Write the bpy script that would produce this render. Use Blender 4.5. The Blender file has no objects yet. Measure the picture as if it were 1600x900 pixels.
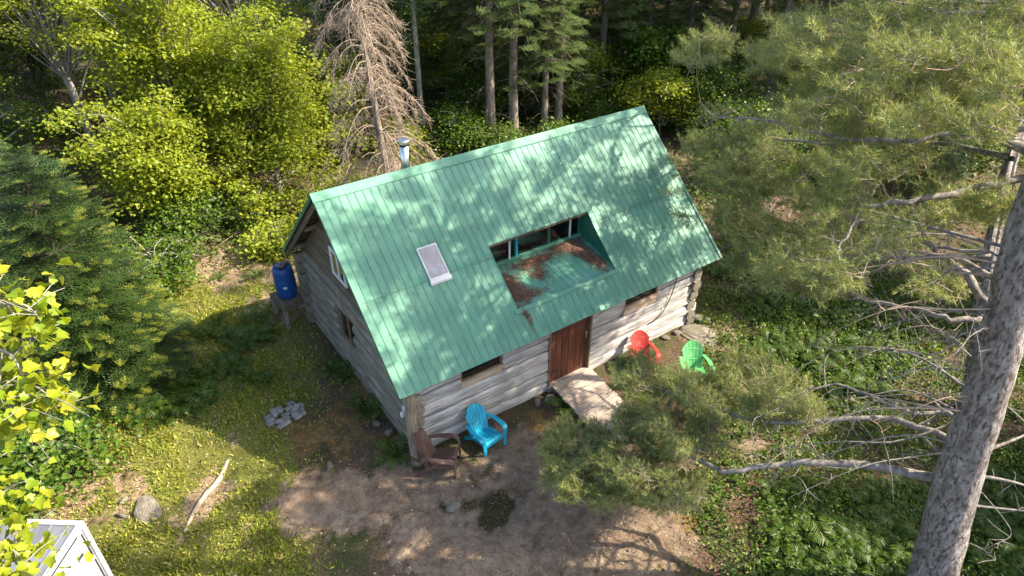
import bpy, bmesh, math, random
import numpy as np
from mathutils import Vector, Matrix

# ------------------------------------------------------------------ camera, sky, sun, exposure
scene = bpy.context.scene
COL = scene.collection
PITCH, YAW, FPX = 0.5955, 0.605, 1072.67
CAM = np.array([-7.5124, -11.3333, 10.1752])
cam_data = bpy.data.cameras.new('camera')
cam = bpy.data.objects.new('camera', cam_data)
COL.objects.link(cam)
cam.location = CAM
cam.rotation_euler = (math.pi / 2 - PITCH, 0, -YAW)
cam_data.sensor_width = 36
cam_data.lens = 36 * FPX / 1600
cam_data.clip_start = 0.1
cam_data.clip_end = 2000
scene.camera = cam

SUN_EL = math.radians(41)
SUN_DIR = np.array([0.82, -0.572]) / math.hypot(0.82, 0.572)      # horizontal direction towards the sun
world = bpy.data.worlds.new('World')
scene.world = world
world.use_nodes = True
wn = world.node_tree
sky = wn.nodes.new('ShaderNodeTexSky')
sky.sky_type = 'NISHITA'
sky.sun_disc = False
sky.sun_elevation = SUN_EL
sky.dust_density = 2.5
sky.ozone_density = 0.6
sky.sun_rotation = math.atan2(SUN_DIR[0], SUN_DIR[1])
wn.links.new(sky.outputs[0], wn.nodes['Background'].inputs[0])
wn.nodes['Background'].inputs[1].default_value = 0.15
sl = bpy.data.lights.new('sun', 'SUN')
sl.energy = 5.0
sl.angle = math.radians(0.5)
sl.color = (1.0, 0.88, 0.69)
sun = bpy.data.objects.new('sun', sl)
COL.objects.link(sun)
sv = Vector((SUN_DIR[0] * math.cos(SUN_EL), SUN_DIR[1] * math.cos(SUN_EL), math.sin(SUN_EL)))
sun.rotation_euler = sv.to_track_quat('Z', 'Y').to_euler()
sun.location = (20, -15, 30)
scene.view_settings.view_transform = 'Standard'
scene.view_settings.look = 'None'
scene.view_settings.gamma = 1
scene.view_settings.use_curve_mapping = False
scene.view_settings.exposure = 1.68
scene.render.engine = 'CYCLES'
scene.cycles.max_bounces = 6
scene.cycles.diffuse_bounces = 3
scene.cycles.glossy_bounces = 3
scene.cycles.transmission_bounces = 4
scene.cycles.transparent_max_bounces = 6

rng = np.random.default_rng(7)
random.seed(7)
R = math.radians

# ------------------------------------------------------------------ pixel -> direction helpers (1600 x 900 photograph)
FW = np.array([math.cos(PITCH) * math.sin(YAW), math.cos(PITCH) * math.cos(YAW), -math.sin(PITCH)])
RT = np.array([math.cos(YAW), -math.sin(YAW), 0.0])
UP = np.cross(RT, FW)
def pxdir(u, v):
    return FW + RT * ((u - 800) / FPX) + UP * ((450 - v) / FPX)
def PZ(u, v, z=0.0):                 # where the sight line meets height z
    d = pxdir(u, v)
    return CAM + d * ((z - CAM[2]) / d[2])
def PD(u, v, depth):                 # at a depth taken from the thing's usual size
    return CAM + pxdir(u, v) * depth
def to_px(P):
    d = np.asarray(P, float) - CAM
    z = d @ FW
    z = np.where(np.abs(z) < 1e-3, 1e-3, z)
    return 800 + FPX * (d @ RT) / z, 450 - FPX * (d @ UP) / z, z

# ------------------------------------------------------------------ materials
def nodes_of(name):
    m = bpy.data.materials.new(name)
    m.use_nodes = True
    nt = m.node_tree
    return m, nt, nt.nodes['Principled BSDF'], nt.nodes.new, nt.links.new
def ramp(nt, fac, stops):
    r = nt.nodes.new('ShaderNodeValToRGB')
    e = r.color_ramp.elements
    while len(e) < len(stops):
        e.new(0.5)
    for i, (p, c) in enumerate(stops):
        e[i].position = p
        e[i].color = (*c, 1)
    nt.links.new(fac, r.inputs[0])
    return r.outputs[0]
def noise(nt, scale, detail=5, rough=0.6, stretch=None, coord='Object', dist=0.0):
    tc = nt.nodes.new('ShaderNodeTexCoord')
    n = nt.nodes.new('ShaderNodeTexNoise')
    n.inputs['Scale'].default_value = scale
    n.inputs['Detail'].default_value = detail
    n.inputs['Roughness'].default_value = rough
    n.inputs['Distortion'].default_value = dist
    if stretch:
        mp = nt.nodes.new('ShaderNodeMapping')
        mp.inputs['Scale'].default_value = stretch
        nt.links.new(tc.outputs[coord], mp.inputs[0])
        nt.links.new(mp.outputs[0], n.inputs['Vector'])
    else:
        nt.links.new(tc.outputs[coord], n.inputs['Vector'])
    return n.outputs[0]
def mixc(nt, fac, a, b, mode='MIX'):
    m = nt.nodes.new('ShaderNodeMix')
    m.data_type = 'RGBA'
    m.blend_type = mode
    for sock, v in ((m.inputs[0], fac), (m.inputs[6], a), (m.inputs[7], b)):
        if hasattr(v, 'links') or hasattr(v, 'is_linked'):
            nt.links.new(v, sock)
        elif isinstance(v, (int, float)):
            sock.default_value = v
        else:
            sock.default_value = (*v, 1)
    return m.outputs[2]
def math_n(nt, op, a, b=None, clamp=False):
    m = nt.nodes.new('ShaderNodeMath')
    m.operation = op
    m.use_clamp = clamp
    for i, v in enumerate((a, b)):
        if v is None:
            continue
        if isinstance(v, (int, float)):
            m.inputs[i].default_value = v
        else:
            nt.links.new(v, m.inputs[i])
    return m.outputs[0]
def bump(nt, bs, h, strength, dist):
    b = nt.nodes.new('ShaderNodeBump')
    b.inputs['Strength'].default_value = strength
    b.inputs['Distance'].default_value = dist
    nt.links.new(h, b.inputs['Height'])
    nt.links.new(b.outputs[0], bs.inputs['Normal'])
def pmat(name, stops, scale=4, rough=0.8, stretch=None, bmp=0.4, bdist=0.02, bscale=None, metallic=0, objvar=0.0, spec=0.3, coord='Object', second=None):
    m, nt, bs, N, Lk = nodes_of(name)
    n = noise(nt, scale, 6, 0.65, stretch, coord)
    c = ramp(nt, n, stops)
    if second:                                            # (colour, scale, low, high, stretch)
        n2 = noise(nt, second[1], 4, 0.6, second[4] if len(second) > 4 else None, coord)
        f = ramp(nt, n2, [(second[2], (0, 0, 0)), (second[3], (1, 1, 1))])
        c = mixc(nt, f, c, second[0])
    if objvar:
        oi = N('ShaderNodeObjectInfo')
        hsv = N('ShaderNodeHueSaturation')
        v = math_n(nt, 'MULTIPLY_ADD', oi.outputs['Random'], 2 * objvar)
        v.node.inputs[2].default_value = 1 - objvar
        Lk(v, hsv.inputs['Value'])
        Lk(c, hsv.inputs['Color'])
        c = hsv.outputs[0]
    Lk(c, bs.inputs['Base Color'])
    bs.inputs['Roughness'].default_value = rough
    bs.inputs['Metallic'].default_value = metallic
    bs.inputs['Specular IOR Level'].default_value = spec
    if bmp:
        h = n if bscale is None else noise(nt, bscale, 5, 0.7, stretch, coord)
        bump(nt, bs, h, bmp, bdist)
    return m
def leafmat(name, stops, trans=0.35, rough=0.5, tcol=None, spec=0.3):
    m, nt, bs, N, Lk = nodes_of(name)
    g = N('ShaderNodeNewGeometry')
    c = ramp(nt, g.outputs['Random Per Island'], stops)
    Lk(c, bs.inputs['Base Color'])
    bs.inputs['Roughness'].default_value = rough
    bs.inputs['Specular IOR Level'].default_value = spec
    if trans:
        t = N('ShaderNodeBsdfTranslucent')
        tc = mixc(nt, 1.0, c, tcol or (1.5, 1.35, 0.5), 'MULTIPLY')
        Lk(tc, t.inputs[0])
        mx = N('ShaderNodeMixShader')
        mx.inputs[0].default_value = trans
        Lk(bs.outputs[0], mx.inputs[1])
        Lk(t.outputs[0], mx.inputs[2])
        Lk(mx.outputs[0], nt.nodes['Material Output'].inputs[0])
    return m

M = {}
M['roof'] = pmat('green_metal', [(0.3, (0.062, 0.182, 0.122)), (0.55, (0.082, 0.222, 0.150)), (0.75, (0.105, 0.257, 0.178))], 1.7, 0.55, None, 0.0, spec=0.3, objvar=0.09,
                 second=((0.17, 0.32, 0.245), 5, 0.56, 0.85, (4, 0.3, 0.3)))
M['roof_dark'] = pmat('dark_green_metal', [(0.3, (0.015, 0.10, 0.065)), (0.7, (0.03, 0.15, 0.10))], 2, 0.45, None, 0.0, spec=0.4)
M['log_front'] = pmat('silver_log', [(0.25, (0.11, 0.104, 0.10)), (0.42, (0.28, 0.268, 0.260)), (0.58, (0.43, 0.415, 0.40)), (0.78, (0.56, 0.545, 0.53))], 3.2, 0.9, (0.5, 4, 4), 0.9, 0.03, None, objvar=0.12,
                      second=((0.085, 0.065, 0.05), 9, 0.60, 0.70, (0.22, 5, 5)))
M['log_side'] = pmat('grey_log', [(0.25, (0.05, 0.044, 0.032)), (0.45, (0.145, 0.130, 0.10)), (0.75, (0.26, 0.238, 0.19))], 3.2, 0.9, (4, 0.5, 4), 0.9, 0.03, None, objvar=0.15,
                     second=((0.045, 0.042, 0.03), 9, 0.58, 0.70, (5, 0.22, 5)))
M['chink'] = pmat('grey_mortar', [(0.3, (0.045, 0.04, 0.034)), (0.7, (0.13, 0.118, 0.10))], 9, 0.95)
M['post'] = pmat('brown_log', [(0.3, (0.075, 0.058, 0.042)), (0.5, (0.19, 0.150, 0.112)), (0.75, (0.30, 0.255, 0.205))], 5, 0.85, (5, 5, 0.6), 0.8, 0.02)
M['board_dark'] = pmat('weathered_brown_board', [(0.3, (0.05, 0.036, 0.025)), (0.7, (0.15, 0.115, 0.085))], 5, 0.9, (2, 0.5, 6), 0.6, 0.01, objvar=0.25)
M['door'] = pmat('red_brown_door', [(0.25, (0.035, 0.012, 0.008)), (0.5, (0.10, 0.032, 0.018)), (0.75, (0.19, 0.068, 0.036))], 2.6, 0.65, (5, 5, 0.5), 0.5, 0.01, objvar=0.15)
M['plank'] = pmat('pink_grey_plank', [(0.25, (0.14, 0.108, 0.085)), (0.5, (0.29, 0.238, 0.195)), (0.75, (0.42, 0.36, 0.305))], 4, 0.85, (0.6, 6, 6), 0.6, 0.01, objvar=0.2)
M['panel_wood'] = pmat('tan_board', [(0.3, (0.30, 0.22, 0.15)), (0.7, (0.50, 0.40, 0.30))], 4, 0.85, (0.6, 6, 6), 0.4, 0.01, objvar=0.1)
M['trim_brown'] = pmat('brown_trim', [(0.3, (0.10, 0.065, 0.04)), (0.7, (0.22, 0.15, 0.10))], 6, 0.8)
M['white'] = pmat('white_paint', [(0.3, (0.46, 0.46, 0.46)), (0.7, (0.60, 0.60, 0.60))], 3, 0.5, None, 0.0)
M['white_shed'] = pmat('white_sheet', [(0.3, (0.30, 0.31, 0.325)), (0.7, (0.40, 0.41, 0.42))], 2, 0.45, None, 0.0)
M['shed_roof'] = pmat('pale_grey_sheet', [(0.3, (0.085, 0.092, 0.105)), (0.7, (0.15, 0.16, 0.18))], 1.6, 0.5, (3, 0.5, 1), 0.05, 0.01)
M['rubber'] = pmat('black_rubber', [(0.3, (0.015, 0.015, 0.018)), (0.7, (0.04, 0.04, 0.045))], 6, 0.6)
M['steel'] = pmat('stainless_steel', [(0.3, (0.45, 0.46, 0.46)), (0.7, (0.62, 0.62, 0.60))], 4, 0.34, None, 0.0, metallic=1.0)
M['galv'] = pmat('galvanised', [(0.3, (0.55, 0.56, 0.57)), (0.7, (0.72, 0.72, 0.72))], 4, 0.5, None, 0.0, metallic=0.4)
M['teal_paint'] = pmat('teal_paint', [(0.3, (0.01, 0.20, 0.30)), (0.7, (0.02, 0.28, 0.40))], 5, 0.5)
M['dark_inside'] = pmat('dark_room', [(0.3, (0.012, 0.010, 0.009)), (0.7, (0.03, 0.025, 0.02))], 5, 0.9)  # darkness of unlit rooms put into the colour
M['loft'] = pmat('lit_loft_board', [(0.3, (0.40, 0.29, 0.18)), (0.7, (0.62, 0.48, 0.33))], 5, 0.8, (0.5, 5, 5))
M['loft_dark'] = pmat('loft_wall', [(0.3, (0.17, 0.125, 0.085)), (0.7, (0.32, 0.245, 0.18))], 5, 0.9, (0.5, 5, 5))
def glassmat(name, tint, reflect):
    m, nt, bs, N, Lk = nodes_of(name)
    tr = N('ShaderNodeBsdfTransparent')
    tr.inputs[0].default_value = (*tint, 1)
    gl = N('ShaderNodeBsdfGlossy')
    gl.inputs['Roughness'].default_value = 0.04
    gl.inputs[0].default_value = (0.95, 0.97, 1, 1)
    mx = N('ShaderNodeMixShader')
    fr = N('ShaderNodeFresnel')
    fr.inputs[0].default_value = 1.5
    f = math_n(nt, 'ADD', fr.outputs[0], reflect, True)
    Lk(f, mx.inputs[0])
    Lk(tr.outputs[0], mx.inputs[1])
    Lk(gl.outputs[0], mx.inputs[2])
    Lk(mx.outputs[0], nt.nodes['Material Output'].inputs[0])
    return m
M['glass'] = glassmat('window_glass', (0.75, 0.78, 0.76), 0.03)
M['glass_sky_tint'] = pmat('skylight_sky_tint', [(0.3, (0.03, 0.036, 0.052)), (0.55, (0.085, 0.098, 0.14)), (0.75, (0.19, 0.21, 0.28))], 3.2, 0.25, None, 0.0, spec=0.8)  # blue-grey mottling puts the sky's reflection into the pane colour
def plastic(name, c, rough=0.38, worn=None):
    k = [tuple(x * f for x in c) for f in (0.8, 1.0)]
    return pmat(name, [(0.3, k[0]), (0.7, k[1])], 3, rough, None, 0.05, 0.003, spec=0.5, second=worn)
M['blue'] = plastic('turquoise_plastic', (0.004, 0.30, 0.46), 0.42, ((0.06, 0.36, 0.46), 6, 0.52, 0.8))
M['brown'] = plastic('brown_plastic', (0.085, 0.048, 0.038), 0.55, ((0.20, 0.13, 0.11), 5, 0.55, 0.75))
M['red'] = plastic('red_plastic', (0.44, 0.035, 0.026), 0.5, ((0.55, 0.12, 0.08), 5, 0.52, 0.75))
M['green'] = plastic('mint_green_plastic', (0.10, 0.40, 0.13), 0.5, ((0.24, 0.52, 0.22), 5, 0.52, 0.75))
M['barrel'] = plastic('blue_barrel_plastic', (0.004, 0.055, 0.22), 0.45, ((0.02, 0.09, 0.25), 5, 0.5, 0.8))
M['black'] = plastic('black_plastic', (0.02, 0.02, 0.022), 0.5)
M['stone'] = pmat('grey_stone', [(0.3, (0.085, 0.075, 0.062)), (0.55, (0.19, 0.165, 0.135)), (0.75, (0.28, 0.245, 0.20))], 6, 0.95, None, 0.9, 0.03, objvar=0.2,
                  second=((0.10, 0.11, 0.04), 3, 0.56, 0.72))
M['paver'] = pmat('grey_paver', [(0.3, (0.12, 0.115, 0.105)), (0.7, (0.25, 0.235, 0.22))], 9, 0.95, None, 0.6, 0.01, objvar=0.2)
M['bark_pine'] = pmat('grey_pine_bark', [(0.3, (0.065, 0.055, 0.048)), (0.44, (0.17, 0.15, 0.138)), (0.6, (0.28, 0.255, 0.24)), (0.8, (0.42, 0.395, 0.375))], 8, 0.95, (1, 1, 0.5), 1.0, 0.08,
                      second=((0.075, 0.058, 0.05), 24, 0.50, 0.62, (1, 1, 0.4)))
M['bark_limb'] = pmat('grey_limb_bark', [(0.3, (0.06, 0.052, 0.045)), (0.5, (0.17, 0.152, 0.135)), (0.75, (0.33, 0.30, 0.27))], 11, 0.95, None, 0.8, 0.015)
M['bark_spruce'] = pmat('brown_grey_bark', [(0.3, (0.09, 0.07, 0.055)), (0.55, (0.22, 0.18, 0.15)), (0.75, (0.36, 0.31, 0.27))], 9, 0.95, (1, 1, 0.3), 1.0, 0.03)
M['bark_fir'] = pmat('dark_fir_bark', [(0.3, (0.03, 0.024, 0.018)), (0.7, (0.09, 0.072, 0.055))], 9, 0.95, (1, 1, 0.3), 0.6, 0.02)
M['bark_maple'] = pmat('pale_grey_bark', [(0.3, (0.12, 0.11, 0.095)), (0.55, (0.28, 0.26, 0.235)), (0.75, (0.42, 0.40, 0.37))], 6, 0.95, (1, 1, 0.4), 0.8, 0.02,
                       second=((0.12, 0.14, 0.07), 3, 0.58, 0.75))
M['dead_twig'] = pmat('dead_twig', [(0.3, (0.17, 0.125, 0.09)), (0.7, (0.38, 0.30, 0.235))], 7, 0.95, None, 0.0)
M['dead_pale'] = pmat('bleached_dead_wood', [(0.3, (0.21, 0.155, 0.115)), (0.7, (0.42, 0.335, 0.265))], 7, 0.95, None, 0.0)
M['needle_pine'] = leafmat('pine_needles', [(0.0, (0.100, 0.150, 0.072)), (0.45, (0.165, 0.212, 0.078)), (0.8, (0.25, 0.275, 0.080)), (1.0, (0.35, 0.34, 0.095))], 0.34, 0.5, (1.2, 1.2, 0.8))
M['needle_pine_sun'] = leafmat('sunlit_pine_needles', [(0.0, (0.115, 0.160, 0.075)), (0.45, (0.185, 0.228, 0.082)), (0.8, (0.275, 0.295, 0.086)), (1.0, (0.38, 0.365, 0.105))], 0.36, 0.5, (1.25, 1.2, 0.75))  # copy of the pine needles with warm sunlight put into the colour
M['needle_fir'] = leafmat('fir_needles', [(0.0, (0.013, 0.031, 0.007)), (0.6, (0.027, 0.053, 0.010)), (1.0, (0.050, 0.078, 0.014))], 0.12, 0.5, (1.3, 1.2, 0.6))
M['needle_fir_tip'] = leafmat('fir_new_growth', [(0.0, (0.095, 0.125, 0.014)), (0.6, (0.16, 0.185, 0.022)), (1.0, (0.25, 0.25, 0.038))], 0.2, 0.5)
M['needle_spruce'] = leafmat('spruce_needles', [(0.0, (0.042, 0.080, 0.026)), (0.6, (0.082, 0.128, 0.036)), (1.0, (0.15, 0.170, 0.045))], 0.28, 0.55, (1.2, 1.2, 0.7))
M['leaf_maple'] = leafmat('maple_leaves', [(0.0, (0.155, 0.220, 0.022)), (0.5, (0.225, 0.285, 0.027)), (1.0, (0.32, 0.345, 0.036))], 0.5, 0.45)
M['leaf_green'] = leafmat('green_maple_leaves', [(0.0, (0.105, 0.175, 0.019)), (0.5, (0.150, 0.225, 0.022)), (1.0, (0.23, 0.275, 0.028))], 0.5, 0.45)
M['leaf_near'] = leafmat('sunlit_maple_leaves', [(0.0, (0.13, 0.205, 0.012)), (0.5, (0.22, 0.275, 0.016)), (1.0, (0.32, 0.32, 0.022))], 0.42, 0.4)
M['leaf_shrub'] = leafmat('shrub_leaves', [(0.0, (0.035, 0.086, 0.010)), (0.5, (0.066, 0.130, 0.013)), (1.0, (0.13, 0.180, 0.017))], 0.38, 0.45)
M['leaf_fern'] = leafmat('fern_fronds', [(0.0, (0.022, 0.054, 0.005)), (0.5, (0.040, 0.082, 0.007)), (1.0, (0.078, 0.115, 0.010))], 0.3, 0.5)
M['leaf_ground'] = leafmat('ground_leaves', [(0.0, (0.075, 0.140, 0.018)), (0.5, (0.15, 0.215, 0.022)), (0.8, (0.25, 0.285, 0.028)), (1.0, (0.38, 0.36, 0.05))], 0.3, 0.5)
M['grass'] = leafmat('grass_blades', [(0.0, (0.125, 0.185, 0.020)), (0.5, (0.235, 0.275, 0.030)), (0.8, (0.32, 0.315, 0.05)), (1.0, (0.46, 0.39, 0.17))], 0.3, 0.5)
M['litter'] = leafmat('dead_leaves', [(0.0, (0.10, 0.062, 0.034)), (0.4, (0.22, 0.14, 0.080)), (0.75, (0.36, 0.26, 0.16)), (1.0, (0.50, 0.40, 0.28))], 0.0, 0.8)
M['litter_red'] = leafmat('rusty_needles', [(0.0, (0.070, 0.037, 0.024)), (0.5, (0.15, 0.082, 0.052)), (1.0, (0.28, 0.175, 0.115))], 0.0, 0.8)

# ------------------------------------------------------------------ mesh helpers
def tag(o, label=None, cat=None, group=None, kind=None):
    if label: o['label'] = label
    if cat: o['category'] = cat
    if group: o['group'] = group
    if kind: o['kind'] = kind
    return o
def empty(name, loc=(0, 0, 0), rz=0.0):
    o = bpy.data.objects.new(name, None)
    o.empty_display_size = 0.2
    COL.objects.link(o)
    o.location = loc
    o.rotation_euler = (0, 0, rz)
    return o
def link(name, me, parent=None, loc=None, rot=None):
    o = bpy.data.objects.new(name, me)
    COL.objects.link(o)
    if parent is not None: o.parent = parent
    if loc is not None: o.location = loc
    if rot is not None: o.rotation_euler = rot
    return o
def tri_mesh(name, V, F, mat, smooth=False):
    V = np.ascontiguousarray(V, dtype=np.float32)
    F = np.ascontiguousarray(F, dtype=np.int32)
    k = F.shape[1]
    me = bpy.data.meshes.new(name)
    me.vertices.add(len(V))
    me.vertices.foreach_set('co', V.ravel())
    me.loops.add(F.size)
    me.loops.foreach_set('vertex_index', F.ravel())
    me.polygons.add(len(F))
    me.polygons.foreach_set('loop_start', np.arange(0, F.size, k, dtype=np.int32))
    if smooth:
        me.polygons.foreach_set('use_smooth', np.ones(len(F), dtype=bool))
    me.materials.append(M[mat] if isinstance(mat, str) else mat)
    me.update(calc_edges=True)
    return me
class Acc:
    """collects triangles"""
    def __init__(s): s.V, s.F, s.n = [], [], 0
    def add(s, V, F):
        V = np.asarray(V, float); F = np.asarray(F, int)
        if len(V) == 0 or len(F) == 0: return
        if F.shape[1] == 4: F = np.vstack([F[:, [0, 1, 2]], F[:, [0, 2, 3]]])
        s.V.append(V); s.F.append(F + s.n); s.n += len(V)
    def arrays(s):
        return np.vstack(s.V), np.vstack(s.F)
    def mesh(s, name, mat, smooth=False):
        V, F = s.arrays()
        return tri_mesh(name, V, F, mat, smooth)
class MB:
    """small hard-surface builder with quads and polygons"""
    def __init__(s): s.v, s.f = [], []
    def add(s, v, f):
        b = len(s.v); s.v += [tuple(x) for x in v]; s.f += [tuple(i + b for i in q) for q in f]; return s
    def box(s, c, d, rot=None):
        x, y, z = d[0] / 2, d[1] / 2, d[2] / 2
        v = [Vector(p) for p in ((-x, -y, -z), (x, -y, -z), (x, y, -z), (-x, y, -z), (-x, -y, z), (x, -y, z), (x, y, z), (-x, y, z))]
        if rot is not None: v = [rot @ p for p in v]
        return s.add([p + Vector(c) for p in v], [(0, 3, 2, 1), (4, 5, 6, 7), (0, 1, 5, 4), (1, 2, 6, 5), (2, 3, 7, 6), (3, 0, 4, 7)])
    def bar(s, a, b, w, h, up=(0, 0, 1)):
        a, b = Vector(a), Vector(b); d = (b - a).normalized(); upv = Vector(up)
        r = d.cross(upv).normalized(); u = r.cross(d).normalized()
        v = []
        for p in (a, b):
            for i, j in ((-1, -1), (1, -1), (1, 1), (-1, 1)): v.append(p + r * (w / 2 * i) + u * (h / 2 * j))
        return s.add(v, [(3, 2, 1, 0), (4, 5, 6, 7), (0, 1, 5, 4), (1, 2, 6, 5), (2, 3, 7, 6), (3, 0, 4, 7)])
    def prism(s, pts, off):
        n = len(pts); a = [Vector(p) for p in pts]; b = [p + Vector(off) for p in a]
        return s.add(a + b, [tuple(range(n))[::-1], tuple(range(n, 2 * n))] + [(i, (i + 1) % n, n + (i + 1) % n, n + i) for i in range(n)])
    def lathe(s, prof, n=20, c=(0, 0, 0)):
        v, f = [], []
        for r, z in prof:
            for k in range(n):
                a = 2 * math.pi * k / n; v.append((c[0] + r * math.cos(a), c[1] + r * math.sin(a), c[2] + z))
        for i in range(len(prof) - 1):
            for k in range(n): f.append((i * n + k, i * n + (k + 1) % n, (i + 1) * n + (k + 1) % n, (i + 1) * n + k))
        f.append(tuple(range(n))[::-1]); f.append(tuple(range((len(prof) - 1) * n, len(prof) * n)))
        return s.add(v, f)
    def mesh(s, name, mat, bevel=0.0, smooth=False, seg=1):
        me = bpy.data.meshes.new(name)
        me.from_pydata([tuple(p) for p in s.v], [], s.f)
        bm = bmesh.new(); bm.from_mesh(me)
        bmesh.ops.recalc_face_normals(bm, faces=bm.faces[:])
        if bevel:
            bmesh.ops.bevel(bm, geom=[e for e in bm.edges if e.is_manifold and e.calc_face_angle(0) > 0.5], offset=bevel, segments=seg, affect='EDGES', clamp_overlap=True)
        bm.to_mesh(me); bm.free()
        if smooth:
            for p in me.polygons: p.use_smooth = True
        me.materials.append(M[mat] if isinstance(mat, str) else mat)
        me.update()
        return me
    def build(s, name, mat, parent=None, bevel=0.0, smooth=False, loc=None, rot=None, seg=1):
        return link(name, s.mesh(name, mat, bevel, smooth, seg), parent, loc, rot)

def tube(P, rad, k=6, cap=True):
    P = np.asarray(P, float); n = len(P)
    rad = np.broadcast_to(np.asarray(rad, float), (n,))
    T = np.gradient(P, axis=0); T /= np.linalg.norm(T, axis=1, keepdims=True) + 1e-9
    ref = np.array([0, 0, 1.0]) if abs(T[:, 2]).mean() < 0.8 else np.array([1.0, 0, 0])
    A = np.cross(T, ref); A /= np.linalg.norm(A, axis=1, keepdims=True) + 1e-9
    B = np.cross(T, A)
    a = np.linspace(0, 2 * np.pi, k, endpoint=False)
    ring = (A[:, None] * np.cos(a)[None, :, None] + B[:, None] * np.sin(a)[None, :, None]) * rad[:, None, None]
    V = (P[:, None] + ring).reshape(-1, 3)
    i = np.arange(n - 1)[:, None] * k; j = np.arange(k)[None]
    j2 = (j + 1) % k
    F = np.stack([i + j, i + j2, i + k + j2, i + k + j], -1).reshape(-1, 4)
    return V, F
def smooth_line(pts, n=12):
    pts = np.asarray(pts, float); m = len(pts)
    t = np.linspace(0, m - 1, n); out = []
    for x in t:
        i = min(int(x), m - 2); u = x - i
        p0 = pts[max(i - 1, 0)]; p1 = pts[i]; p2 = pts[i + 1]; p3 = pts[min(i + 2, m - 1)]
        out.append(0.5 * ((2 * p1) + (-p0 + p2) * u + (2 * p0 - 5 * p1 + 4 * p2 - p3) * u * u + (-p0 + 3 * p1 - 3 * p2 + p3) * u ** 3))
    return np.array(out)
def frames(D, roll=None, upref=None):
    """rotation matrices whose +Y column follows D, +Z towards up (n,3,3)"""
    D = D / (np.linalg.norm(D, axis=1, keepdims=True) + 1e-9)
    ref = np.tile(np.array([0, 0, 1.0]), (len(D), 1)) if upref is None else upref
    X = np.cross(D, ref); bad = np.linalg.norm(X, axis=1) < 1e-3
    X[bad] = np.array([1.0, 0, 0])
    X /= np.linalg.norm(X, axis=1, keepdims=True)
    Z = np.cross(X, D)
    if roll is not None:
        c, s = np.cos(roll)[:, None], np.sin(roll)[:, None]
        X, Z = X * c + Z * s, Z * c - X * s
    return np.stack([X, D, Z], -1)
def scatter(proto, pos, rot, scale):
    """copies of one small mesh (V,F) as arrays"""
    V, F = proto; n = len(pos); m = len(V)
    scale = np.broadcast_to(np.asarray(scale, float), (n,))
    W = np.einsum('nij,mj->nmi', rot, V) * scale[:, None, None] + pos[:, None]
    FF = F[None] + (np.arange(n) * m)[:, None, None]
    return W.reshape(-1, 3), FF.reshape(-1, F.shape[1])
def unit(n, r=rng):
    v = r.normal(size=(n, 3)); return v / np.linalg.norm(v, axis=1, keepdims=True)
def copy_tree(o, parent=None):
    c = o.copy(); COL.objects.link(c); c.parent = parent
    for ch in o.children: copy_tree(ch, c)
    return c

# ------------------------------------------------------------------ ground
_rg = np.random.default_rng(3)
_w = [(_rg.normal(size=2), _rg.uniform(0, 6.28)) for _ in range(24)]
def wob(x, y, f):
    s = 0
    for i, (d, ph) in enumerate(_w):
        k = f * (0.6 + 0.09 * i)
        s = s + np.sin((x * d[0] + y * d[1]) * k + ph)
    return s / math.sqrt(24)
def smooth01(t):
    t = np.clip(t, 0, 1); return t * t * (3 - 2 * t)
ROCK = [(480, 790, .7), (560, 770, .9), (640, 790, 1.0), (720, 790, .9), (820, 690, .55), (770, 690, .5), (880, 840, 1.1), (980, 870, 1.1), (760, 870, .8), (1120, 530, .9), (690, 890, .7), (1010, 810, .8), (830, 760, .6), (930, 760, .7), (700, 735, .4), (1180, 700, .5)]
ORANGE = [(540, 660, .7), (480, 690, .5), (560, 610, .5), (610, 690, .4), (450, 660, .4), (520, 720, .35), (740, 790, .35), (800, 770, .35), (840, 660, .3), (1080, 815, .35)]
DARKMOSS = [(745, 785, .42), (800, 785, .36), (770, 815, .3), (560, 640, .4), (620, 700, .25)]
REDN = [(1150, 820, .5), (1270, 735, .35), (1100, 880, .4), (1050, 640, .8), (1180, 770, .5), (940, 640, .5), (1000, 590, .6)]
TAN = [(110, 760, .7), (60, 790, .7), (200, 770, .45), (420, 420, 1.3), (330, 760, .5), (300, 810, .5), (380, 410, 1.2), (300, 620, .35), (290, 560, .3), (430, 480, .8), (360, 690, .25)]
BARE = [(430, 770, .6), (520, 830, .3)]
def blobs(x, y, L):
    s = 0
    for u, v, r in L:
        p = PZ(u, v); s = s + np.exp(-((x - p[0]) ** 2 + (y - p[1]) ** 2) / (r * r))
    return s
CLEAR_C = PZ(330, 720)
def zones(x, y):
    n = wob(x, y, 3.1) * .20 + wob(x, y, 7.3) * .17 + wob(x, y, 14.7) * .12
    rock = smooth01((blobs(x, y, ROCK) + n * 1.5 - .38) * 1.15)
    ora = smooth01((blobs(x, y, ORANGE) + n * 1.4 - .35) * 1.1)
    dm = smooth01((blobs(x, y, DARKMOSS) + n * 1.5 - .45) * 1.2)
    red = smooth01((blobs(x, y, REDN) + n - .45) * 2.0)
    tan = smooth01((blobs(x, y, TAN) + n * 1.2 - .5) * 2.0)
    u, v, d = to_px(np.stack([x, y, np.zeros_like(x)], -1))
    left = smooth01((560 - u + 30 * n) / 160) * smooth01((v - 380) / 80) * (d > 1)
    right = smooth01((u - 1060) / 60) * smooth01((v - 400) / 60) * (d > 1)
    dist = np.hypot(x - 0, y - 0)
    left = np.where(d > 1, left, 0) ; right = np.where(d > 1, right, 0)
    free = np.clip(1 - rock - ora - dm - red, 0, 1)
    grass = left * free * (1 - .65 * tan)
    fern = right * np.clip(1 - rock - red * .8, 0, 1)
    return rock, ora, dm, red, tan, grass, fern
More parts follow.
